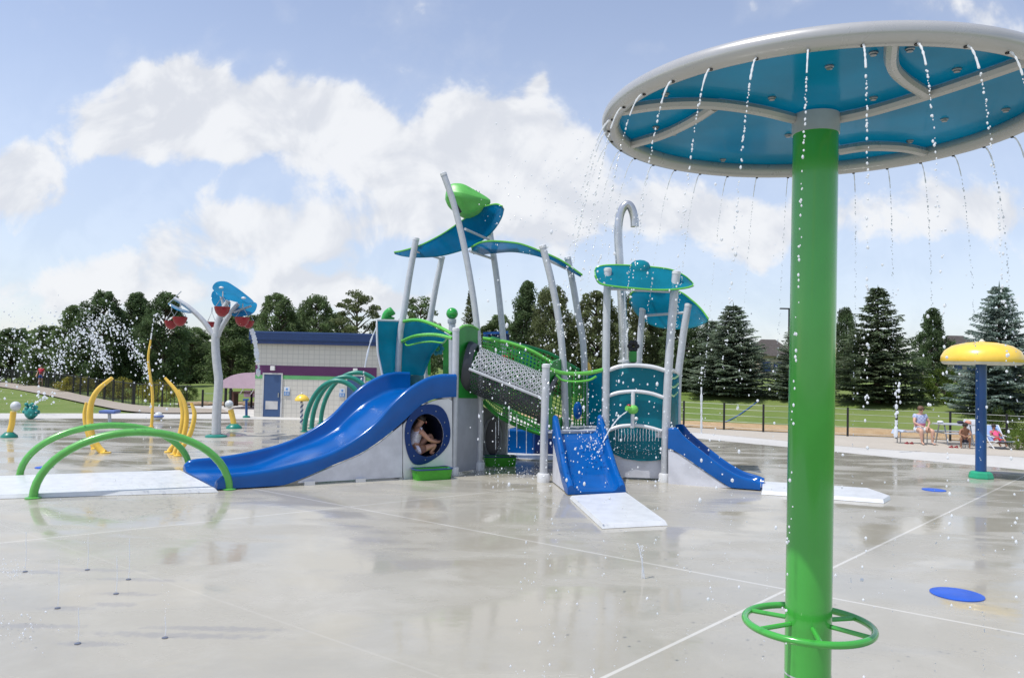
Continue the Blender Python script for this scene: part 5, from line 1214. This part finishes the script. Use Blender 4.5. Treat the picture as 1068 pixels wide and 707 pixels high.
for x, y in ((475, 118), (612, 182)): MB().ball(K(x, y, -.75), .05, (1.6, .5, .8), 10, 6).build('leaf_bolt', PALE, bf)
for x, y, w_, dy in ((482, 236, 90, -1.0), (416, 328, 56, .8), (168, 322, 80, .3), (222, 298, 86, -.3), (605, 300, 88, -.3), (642, 322, 72, .5)):
    c_ = K(x, y, dy); rr_ = w_ / 5.89 * s_ / 2
    o = MB().lathe([(0, -rr_ * 1.32), (rr_ * .45, -rr_ * 1.2), (rr_ * .8, -rr_ * .8), (rr_ * .97, -rr_ * .3), (rr_ * 1.02, 0), (rr_ * .95, 0), (rr_ * .85, -rr_ * .5), (rr_ * .4, -rr_ * 1.05), (0, -rr_ * 1.15)], 22, c_).build('red_bucket', RED, bf)
    MB().tube([c_ + V((-rr_ * .9, 0, 0)), c_ + V((0, 0, .34)), c_ + V((rr_ * .9, 0, 0))], .012, 5).build('bucket_hanger', SILVER, o)
    MB().tube([c_ + V((0, 0, .34)), c_ + V((0, 0, .5))], .02, 5).build('bucket_hanger', SILVER, o)

# ---------------------------------------------------------------- yellow umbrella right
g_ = G(1023, 498.5); s_ = g_.y / F_PX; YU = g_.y
ym = empty('yellow_umbrella', g_, 'yellow domed water umbrella on dark blue pole at right', 'umbrella shower')
zt = at(1023, 377, YU).z
MB().lathe([(.29, .003), (.29, .04), (.26, .14), (.22, .17), (.15, .18)], 8, g_).build('base', mat('base_green', (.02, .32, .17), .4), ym, smooth=False)
MB().tube([g_ + V((0, 0, .1)), V((g_.x, g_.y, zt + .3))], .128, 24).build('pole', BLUEPOLE, ym)
Rm = 44.5 * s_ * .86; Hm = (377 - 357.5) * s_
xc = V((at(1024, 377, YU).x, YU, zt))
pr_ = [(Rm * .985, -.012), (Rm, .02), (Rm * .985, Hm * .28), (Rm * .90, Hm * .58), (Rm * .72, Hm * .83), (Rm * .5, Hm * .95), (Rm * .42, Hm * .965), (Rm * .40, Hm * 1.0), (.14, Hm * 1.04), (0, Hm * 1.05)]
MB().lathe(pr_, 64, xc).build('dome', YELDOME, ym, ang=50)
MB().lathe([(0, .03), (Rm * .6, -.03), (Rm * .90, -.085), (Rm * .955, -.06), (Rm * .983, -.014)], 64, xc).build('dome_underside', CREAM, ym)
MB().lathe([(.07, 0), (.07, .03), (.04, .05), (.03, .075), (0, .08)], 16, xc + V((0, 0, Hm * 1.04))).build('top_cap', CREAM, ym)

# ---------------------------------------------------------------- people
def skin_mesh(name, verts, edges, radii, m, parent, lvl=2, root=0):
    me = bpy.data.meshes.new(name); me.from_pydata([tuple(v_) for v_ in verts], edges, []); me.update(); me.materials.append(m)
    o = bpy.data.objects.new(name, me); C.objects.link(o); o.parent = parent
    sk = o.modifiers.new('skin', 'SKIN'); sk.use_smooth_shade = True
    for i, r_ in enumerate(radii):
        d_ = me.skin_vertices[0].data[i]; d_.radius = (r_, r_); d_.use_root = (i == root)
    s_ = o.modifiers.new('sub', 'SUBSURF'); s_.levels = s_.render_levels = lvl; return o
SKIN = mat('light_skin', (.55, .33, .24), .5, var=.06); SKINB = mat('tan_skin', (.30, .15, .09), .5, var=.06)
HAIRD = mat('dark_hair', (.025, .016, .012), .6); HAIRB = mat('brown_hair', (.12, .06, .035), .6)
def figure(label, loc, rz, s_, J, skin, hair, shirt=None, shorts=None, stoop=0, group=None, shirt_name='shirt', sleeve=.5, legl=.55, fat=1.0):
    o = empty('person', loc, label, 'person', group); o.rotation_euler.z = rz; o.scale = (s_, s_, s_)
    P = {k: V(v_) for k, v_ in J.items()}; names = []; vs = []; rs = []; es = []
    def a(n, r_, p=None):
        names.append(n); vs.append(P[n] if p is None else p); rs.append(r_); return len(vs) - 1
    pel = a('pelvis', .135 * fat); wa = a('waist', .12 * fat); ch = a('chest', .135 * fat); nk = a('neck', .055); jw = a('jaw', .078); hd = a('head', .095); tp_ = a('crown', .06)
    es += [(pel, wa), (wa, ch), (ch, nk), (nk, jw), (jw, hd), (hd, tp_)]
    for sd in ('L', 'R'):
        sh_ = a('sh' + sd, .062 * fat); el = a('el' + sd, .043); wr_ = a('wr' + sd, .028); hn = V(P['hand' + sd]); d_ = (hn - P['wr' + sd]).normalized()
        pm = len(vs); vs.append(P['wr' + sd] + d_ * .07); rs.append(.032)
        es += [(ch, sh_), (sh_, el), (el, wr_), (wr_, pm)]
        sdv_ = d_.cross(V((0, 0, 1))); sdv_ = sdv_.normalized() if sdv_.length > .1 else V((1, 0, 0))
        for k, ln in enumerate((.06, .075, .08, .072, .055)):
            off_ = sdv_ * ((k - 2) * .017); f0 = len(vs); b0 = vs[pm] + off_ * 1.0 + (d_ * .02 if k else -d_ * .01)
            if k == 0: off_ = off_ * 1.6
            vs.append(b0 + off_ * .3 + d_ * .02); rs.append(.011); vs.append(b0 + off_ * .6 + d_ * ln + V((0, 0, -.012))); rs.append(.008); es += [(pm, f0), (f0, f0 + 1)]
        hp_ = a('hip' + sd, .088 * fat); kn = a('kn' + sd, .058 * fat); an_ = a('an' + sd, .036); to = a('to' + sd, .028)
        mid = len(vs); vs.append(P['kn' + sd].lerp(P['an' + sd], .35)); rs.append(.052 * fat)
        es += [(pel, hp_), (hp_, kn), (kn, mid), (mid, an_), (an_, to)]
    skin_mesh('body', vs, es, rs, skin, o)
    # face and hair
    hc_ = P['head']; fd = (P['face'] - hc_).normalized(); upd = (P['crown'] - P['jaw']).normalized(); rt = fd.cross(upd).normalized()
    hm = MB()
    for i in range(9):
        for k in range(16): pass
    vs2 = []; fs2 = []
    for i in range(10):
        ph = PI * .62 * i / 9
        for k in range(20):
            th = 2 * PI * k / 20; dv_ = upd * math.cos(ph) + (rt * math.cos(th) - fd * math.sin(th)) * math.sin(ph)
            if dv_.dot(fd) > .45 and ph > .7: dv_ = (dv_ - fd * (dv_.dot(fd) - .45)).normalized() * .93
            vs2.append(hc_ + upd * .022 + V((dv_.x, dv_.y, dv_.z)) * .118)
    for i in range(9):
        for k in range(20): k2 = (k + 1) % 20; fs2.append((i * 20 + k, i * 20 + k2, (i + 1) * 20 + k2, (i + 1) * 20 + k))
    hm.add(vs2, fs2)
    def loc_build(mb, nm, m_, par=o):
        me = bpy.data.meshes.new(nm); me.from_pydata([tuple(p) for p in mb.v], [], mb.f); me.materials.append(m_); me.shade_smooth(); q = bpy.data.objects.new(nm, me); C.objects.link(q); q.parent = par; return q
    loc_build(hm, 'hair', hair)
    for sg in (-1, 1): loc_build(MB().ball(hc_ + fd * .095 + rt * (.035 * sg) + upd * .005, .012, n=8, m=6), 'eye', DARK)
    loc_build(MB().ball(hc_ + fd * .112 - upd * .02, .017, (1, 1, 1.3), 8, 6), 'nose', skin)
    loc_build(MB().ball(hc_ + fd * .096 - upd * .055, .022, (1, 1, .4), 8, 6), 'mouth', RED)
    if shirt:
        v_ = [P['pelvis'].lerp(P['waist'], .3), P['waist'], P['chest'], P['chest'].lerp(P['neck'], .45)]; r_ = [.15 * fat, .142 * fat, .155 * fat, .08]; e_ = [(0, 1), (1, 2), (2, 3)]
        for sd in ('L', 'R'):
            i = len(v_); v_ += [P['sh' + sd], P['sh' + sd].lerp(P['el' + sd], sleeve)]; r_ += [.08 * fat, .066 * fat]; e_ += [(2, i), (i, i + 1)]
        skin_mesh(shirt_name, v_, e_, r_, shirt, o)
    if shorts:
        v_ = [P['waist'].lerp(P['pelvis'], .6), P['pelvis']]; r_ = [.145 * fat, .155 * fat]; e_ = [(0, 1)]
        for sd in ('L', 'R'):
            i = len(v_); v_ += [P['hip' + sd], P['hip' + sd].lerp(P['kn' + sd], legl)]; r_ += [.108 * fat, .092 * fat]; e_ += [(1, i), (i, i + 1)]
        skin_mesh('shorts', v_, e_, r_, shorts, o, root=1)
    return o
def mirror(J):
    o = dict(J)
    for k in list(J):
        if k.endswith('R') and k[:-1] + 'L' not in o: o[k[:-1] + 'L'] = (-J[k][0], J[k][1], J[k][2])
    return o
PLAID = bpy.data.materials.new('plaid_shirt'); PLAID.use_nodes = True; PLAID.node_tree.nodes.clear(); t = NT(PLAID.node_tree)
tc = t.new('ShaderNodeTexCoord').outputs['Object']; ck = t.new('ShaderNodeTexChecker', {'Vector': tc, 'Color1': (.30, .36, .60, 1), 'Color2': (.50, .54, .70, 1), 'Scale': 14.0})
zz_ = t.new('ShaderNodeSeparateXYZ', {0: tc}).outputs[2]
cc_ = t.mix(t.ss(zz_, .80, .76), ck.outputs[0], (.55, .18, .28)); b = t.new('ShaderNodeBsdfPrincipled', {'Base Color': cc_, 'Roughness': .8}); t.l.new(b.outputs[0], t.new('ShaderNodeOutputMaterial').inputs[0])
WCL = mat('white_cloth', (.68, .70, .73), .8); DKCL = mat('dark_cloth', (.03, .03, .05), .8); REDCL = mat('red_cloth', (.5, .02, .05), .8); BLUECL = mat('blue_cloth', (.04, .10, .42), .8); PINKCL = mat('pink_cloth', (.62, .08, .2), .8)
SITW = mirror(dict(pelvis=(0, .02, .56), waist=(0, .03, .74), chest=(0, .02, .97), neck=(0, 0, 1.13), jaw=(0, -.04, 1.22), head=(0, -.03, 1.29), crown=(0, -.02, 1.36), face=(-.02, -.3, 1.24),
    shR=(.19, .02, 1.04), elR=(.30, -.10, .80), wrR=(.12, -.30, .68), handR=(.02, -.42, .64), hipR=(.12, -.02, .54), knR=(.22, -.42, .53), anR=(.20, -.44, .09), toR=(.22, -.60, .045)))
gl = G(966.5, 464.5)
figure('seated woman in blue plaid shirt and white shorts on a low bench', V((gl.x + .05, gl.y + .55, 0)), R(4), 1.0, SITW, SKIN, HAIRB, PLAID, WCL, fat=1.4)
SQ = mirror(dict(pelvis=(0, .16, .34), waist=(0, .12, .55), chest=(0, .02, .78), neck=(0, -.08, .93), jaw=(0, -.15, 1.0), head=(0, -.15, 1.07), crown=(0, -.14, 1.14), face=(-.1, -.5, .95),
    shR=(.17, .0, .84), elR=(.24, -.22, .66), wrR=(.12, -.42, .62), handR=(.04, -.52, .58), hipR=(.11, .10, .33), knR=(.19, -.34, .50), anR=(.17, -.26, .08), toR=(.18, -.42, .04)))
gp_ = G(1010.5, 468)
figure('bare chested child hunched on a low stool beside the blue umbrella pole', V((gp_.x, gp_.y + .25, 0)), R(-25), .76, SQ, SKINB, HAIRD, None, DKCL)
# low stool under that child
st_ = empty('low_stool', V((gp_.x + .05, gp_.y + .38, 0)), 'small grey stool under the hunched child', 'stool')
MB().lathe([(.0, .20), (.15, .20), (.16, .185), (.15, .17), (0, .17)], 20, V((gp_.x + .05, gp_.y + .38, -.0))).build('seat', MIDGREY, st_)
for k in range(4):
    a = R(45 + 90 * k); MB().tube([V((gp_.x + .05 + .11 * math.cos(a), gp_.y + .38 + .11 * math.sin(a), .17)), V((gp_.x + .05 + .14 * math.cos(a), gp_.y + .38 + .14 * math.sin(a), 0))], .012, 6).build('leg', STEEL, st_)
# bench with towel
gb = G(960, 464); bt_ = empty('metal_bench', V((gb.x, gb.y + .6, 0)), 'grey metal bench carrying the seated woman', 'bench')
bxm = lambda c, sz: MB().box(V((gb.x, gb.y + .6, 0)) + V(c), sz)
bxm((0, 0, .44), (1.25, .34, .04)).build('seat', SILVER, bt_, smooth=False)
for sx in (-.5, .5): MB().tube([V((gb.x + sx, gb.y + .48, 0)), V((gb.x + sx, gb.y + .48, .42)), V((gb.x + sx, gb.y + .72, .42)), V((gb.x + sx, gb.y + .72, 0))], .02, 8).build('leg', STEEL, bt_)
tw = MB(); a_ = [V((gb.x - .70 + .07 * i, gb.y + .38, .475 + .03 * math.sin(i * 1.7) - (.12 if i == 0 else 0))) for i in range(7)]; b2 = [q + V((0, .42, .01 * math.cos(q.x * 30))) for q in a_]
tag(tw.sheet(a_, b2, .03).build('beach_towel', mat('towel_pale_blue', (.45, .53, .68), .9, bump=.3)), 'pale blue and white towel on the left end of the bench', 'towel')
# picnic table
gt = G(991, 464.5); Yt = gt.y + .5; x0, x1 = at(977, 442, Yt).x, at(1014, 442, Yt).x; TB = V(((x0 + x1) / 2, Yt, 0)); pt = empty('picnic_table', TB, 'grey metal picnic table with attached benches between woman and umbrella pole', 'table')
TW = x1 - x0
for dy in (-.24, 0, .24): MB().box(TB + V((0, dy, .76)), (TW, .22, .04)).build('table_board', MATS['silver_paint'], pt, smooth=False, bevel=.008)
for dy in (-.62, .62): MB().box(TB + V((0, dy, .45)), (TW, .24, .04)).build('bench_seat', SILVER, pt, smooth=False, bevel=.008)
for sx in (-TW * .36, TW * .36):
    MB().tube([TB + V((sx, -.62, .43)), TB + V((sx, .62, .43))], .025, 8).build('cross_tube', STEEL, pt)
    for sg in (-1, 1): MB().tube([TB + V((sx, sg * .18, .74)), TB + V((sx, sg * .42, 0))], .025, 8).build('leg', STEEL, pt)
hb = empty('sun_hat', TB + V((TW * .33, -.1, .78)), 'round tan straw hat on the right end of the picnic table', 'hat')
MB().lathe([(.19, .0), (.195, .012), (.11, .03), (.10, .10), (.06, .14), (0, .15)], 20, TB + V((TW * .33, -.1, .78)), Matrix.Rotation(R(20), 3, 'Y')).build('hat_body', mat('straw_tan', (.55, .33, .22), .8), hb)
MB().lathe([(.113, .03), (.115, .05), (.108, .05)], 20, TB + V((TW * .33, -.1, .78)), Matrix.Rotation(R(20), 3, 'Y')).build('hat_band', REDCL, hb)
MB_ = MB().ball(TB + V((TW * .12, -.1, .84)), .10, (1.3, .8, .65), 12, 8); tag(MB_.build('swim_bag', DKCL), 'dark blue bag on the picnic table left of the straw hat', 'bag')
MB_ = MB().ball(TB + V((-TW * .42, -.05, .83)), .09, (1.4, .9, .6), 12, 8); tag(MB_.build('folded_cloth', WCL), 'crumpled white cloth on the left end of the picnic table', 'cloth')
# sandals
for px, py, lab in ((948, 463, 'pair of red sandals on the paving left of the bench'), (994.5, 467, 'pair of red sandals on the paving below the picnic table')):
    g_ = G(px, py); o = empty('sandals', g_, lab, 'sandals', 'red sandals on the paving')
    for sx in (-.09, .09):
        s1 = MB(); s1.lathe([(0, 0), (.055, 0), (.058, .015), (.055, .03), (0, .03)], 14, g_ + V((sx, 0, .01)), Matrix(((1, 0, 0), (0, 2.1, 0), (0, 0, 1)))); sol = s1.build('sole', RED, o)
        MB().tube([g_ + V((sx - .05, -.03, .035)), g_ + V((sx, -.05, .085)), g_ + V((sx + .05, -.03, .035))], .015, 6).build('strap', RED, o)
# reclining chair with child
gc = G(1046, 468.5); o = empty('reclining_chair', V((gc.x, gc.y + .3, 0)), 'blue webbed folding chair with white frame right of the blue pole', 'chair'); Cc = V((gc.x, gc.y + .3, 0))
wv_ = lambda y, z, x: Cc + V((x, y, z)); CH = .30
rails = [(-.50, .30), (.05, .24), (.45, .80)]
for sx in (-CH, CH): MB().tube([wv_(y, z, sx) for y, z in rails], .02, 8).build('side_frame', WCL, o)
MB().tube([wv_(.45, .80, -CH), wv_(.45, .80, CH)], .02, 8).build('top_bar', WCL, o)
CHB = mat('chair_webbing_blue', (.30, .42, .68), .7)
MB().sheet([wv_(-.48, .29, -CH), wv_(.05, .23, -CH)], [wv_(-.48, .29, CH), wv_(.05, .23, CH)], .01).build('seat', CHB, o, smooth=False)
MB().sheet([wv_(.06, .24, -CH), wv_(.44, .78, -CH)], [wv_(.06, .24, CH), wv_(.44, .78, CH)], .01).build('backrest', CHB, o, smooth=False)
for sx in (-CH, CH):
    MB().tube([wv_(-.45, .28, sx), wv_(.20, .0, sx)], .018, 8).build('leg', WCL, o); MB().tube([wv_(.10, .30, sx), wv_(-.30, .0, sx)], .018, 8).build('leg', WCL, o)
    MB().tube([wv_(-.30, .42, sx), wv_(.25, .46, sx)], .018, 8).build('armrest', WCL, o)
REC = mirror(dict(pelvis=(0, .0, .44), waist=(0, .16, .58), chest=(0, .34, .80), neck=(0, .44, .98), jaw=(0, .42, 1.06), head=(0, .44, 1.13), crown=(0, .47, 1.20), face=(-.05, .1, 1.06),
    shR=(.17, .36, .86), elR=(.27, .12, .68), wrR=(.14, -.10, .66), handR=(.06, -.2, .64), hipR=(.11, -.04, .42), knR=(.18, -.44, .50), anR=(.14, -.72, .18), toR=(.15, -.84, .24)))
figure('small child in pink and red lying back in the blue folding chair', Cc + V((0, .02, .0)), R(-10), .68, REC, SKINB, HAIRD, PINKCL, REDCL)
# second pale chair back hidden behind the pole
g2 = G(1030, 466); ot = empty('white_folding_chair', V((g2.x, g2.y + 1.1, 0)), 'white chair back partly hidden behind the blue pole', 'chair'); c2_ = V((g2.x + .05, g2.y + 1.1, 0))
MB().sheet([c2_ + V((-.24, 0, .40)), c2_ + V((-.24, .12, .86)), c2_ + V((-.20, .14, .92))], [c2_ + V((.24, 0, .40)), c2_ + V((.24, .12, .86)), c2_ + V((.20, .14, .92))], .03).build('backrest', WCL, ot)
MB().box(c2_ + V((0, -.2, .40)), (.48, .42, .03)).build('seat', WCL, ot, smooth=False, bevel=.01)
for sx in (-.2, .2):
    for sy in (-.38, -.02): MB().tube([c2_ + V((sx, sy, .39)), c2_ + V((sx * 1.15, sy, 0))], .018, 8).build('leg', WCL, ot)
# child in the porthole (faces along the slide, knees up)
CUR = dict(pelvis=(0, 0, .13), waist=(-.03, .06, .28), chest=(.0, .02, .50), neck=(.06, 0, .64), jaw=(.14, 0, .70), head=(.13, 0, .77), crown=(.10, 0, .85), face=(.5, -.1, .6),
    shR=(.04, -.17, .54), elR=(.22, -.24, .34), wrR=(.44, -.16, .28), handR=(.54, -.10, .30), shL=(.04, .17, .54), elL=(.24, .22, .36), wrL=(.45, .10, .30), handL=(.55, .02, .30),
    hipR=(.05, -.11, .11), knR=(.40, -.17, .24), anR=(.30, -.12, .05), toR=(.46, -.13, .05), hipL=(.05, .11, .11), knL=(.40, .10, .42), anL=(.50, .08, .12), toL=(.66, .06, .16))
cp = po(432.5, 474, .24); floor_z = cp.z
figure('curled up child in a pale swimsuit sitting inside the blue porthole', V((cp.x, cp.y, floor_z - .02)), math.atan2(-dn.y, -dn.x), 1.08, CUR, SKIN if False else mat('warm_skin', (.42, .22, .15), .5), HAIRD, mat('swimsuit_pale', (.60, .58, .70), .7, var=.3, scale=30), mat('swimsuit_pale', (.6, .58, .7)), shirt_name='swimsuit', sleeve=.05, legl=.12)
# child behind the ramp net, one arm raised to the mesh
CL = dict(SITW); CL.update(shR=(.19, .02, 1.04), elR=(.16, -.25, 1.12), wrR=(.06, -.38, 1.30), handR=(.04, -.42, 1.40), elL=(-.26, -.12, .84), wrL=(-.16, -.34, .78), handL=(-.1, -.42, .74))
cq = at(531, 368, 20.15)
figure('child climbing the green net ramp behind the perforated tunnel', V((cq.x, cq.y, cq.z - .84)), R(25), .70, CL, mat('warm_skin', (.42, .22, .15)), HAIRD, REDCL, DKCL)
# distant walker
WK = mirror(dict(pelvis=(0, 0, .95), waist=(0, 0, 1.12), chest=(0, 0, 1.32), neck=(0, 0, 1.48), jaw=(0, -.02, 1.56), head=(0, -.01, 1.63), crown=(0, 0, 1.70), face=(0, -.3, 1.6),
    shR=(.18, 0, 1.40), elR=(.27, -.02, 1.14), wrR=(.26, -.15, .96), handR=(.25, -.22, .90), hipR=(.10, 0, .92), knR=(.11, -.04, .50), anR=(.11, .02, .08), toR=(.12, -.14, .04)))
dwp = at(42.5, 404, 60); figure('distant walker in red top and blue shorts on the garden path', V((dwp.x, dwp.y, terr(dwp.x, dwp.y))), 0, 1.0, WK, SKIN, HAIRD, REDCL, BLUECL)
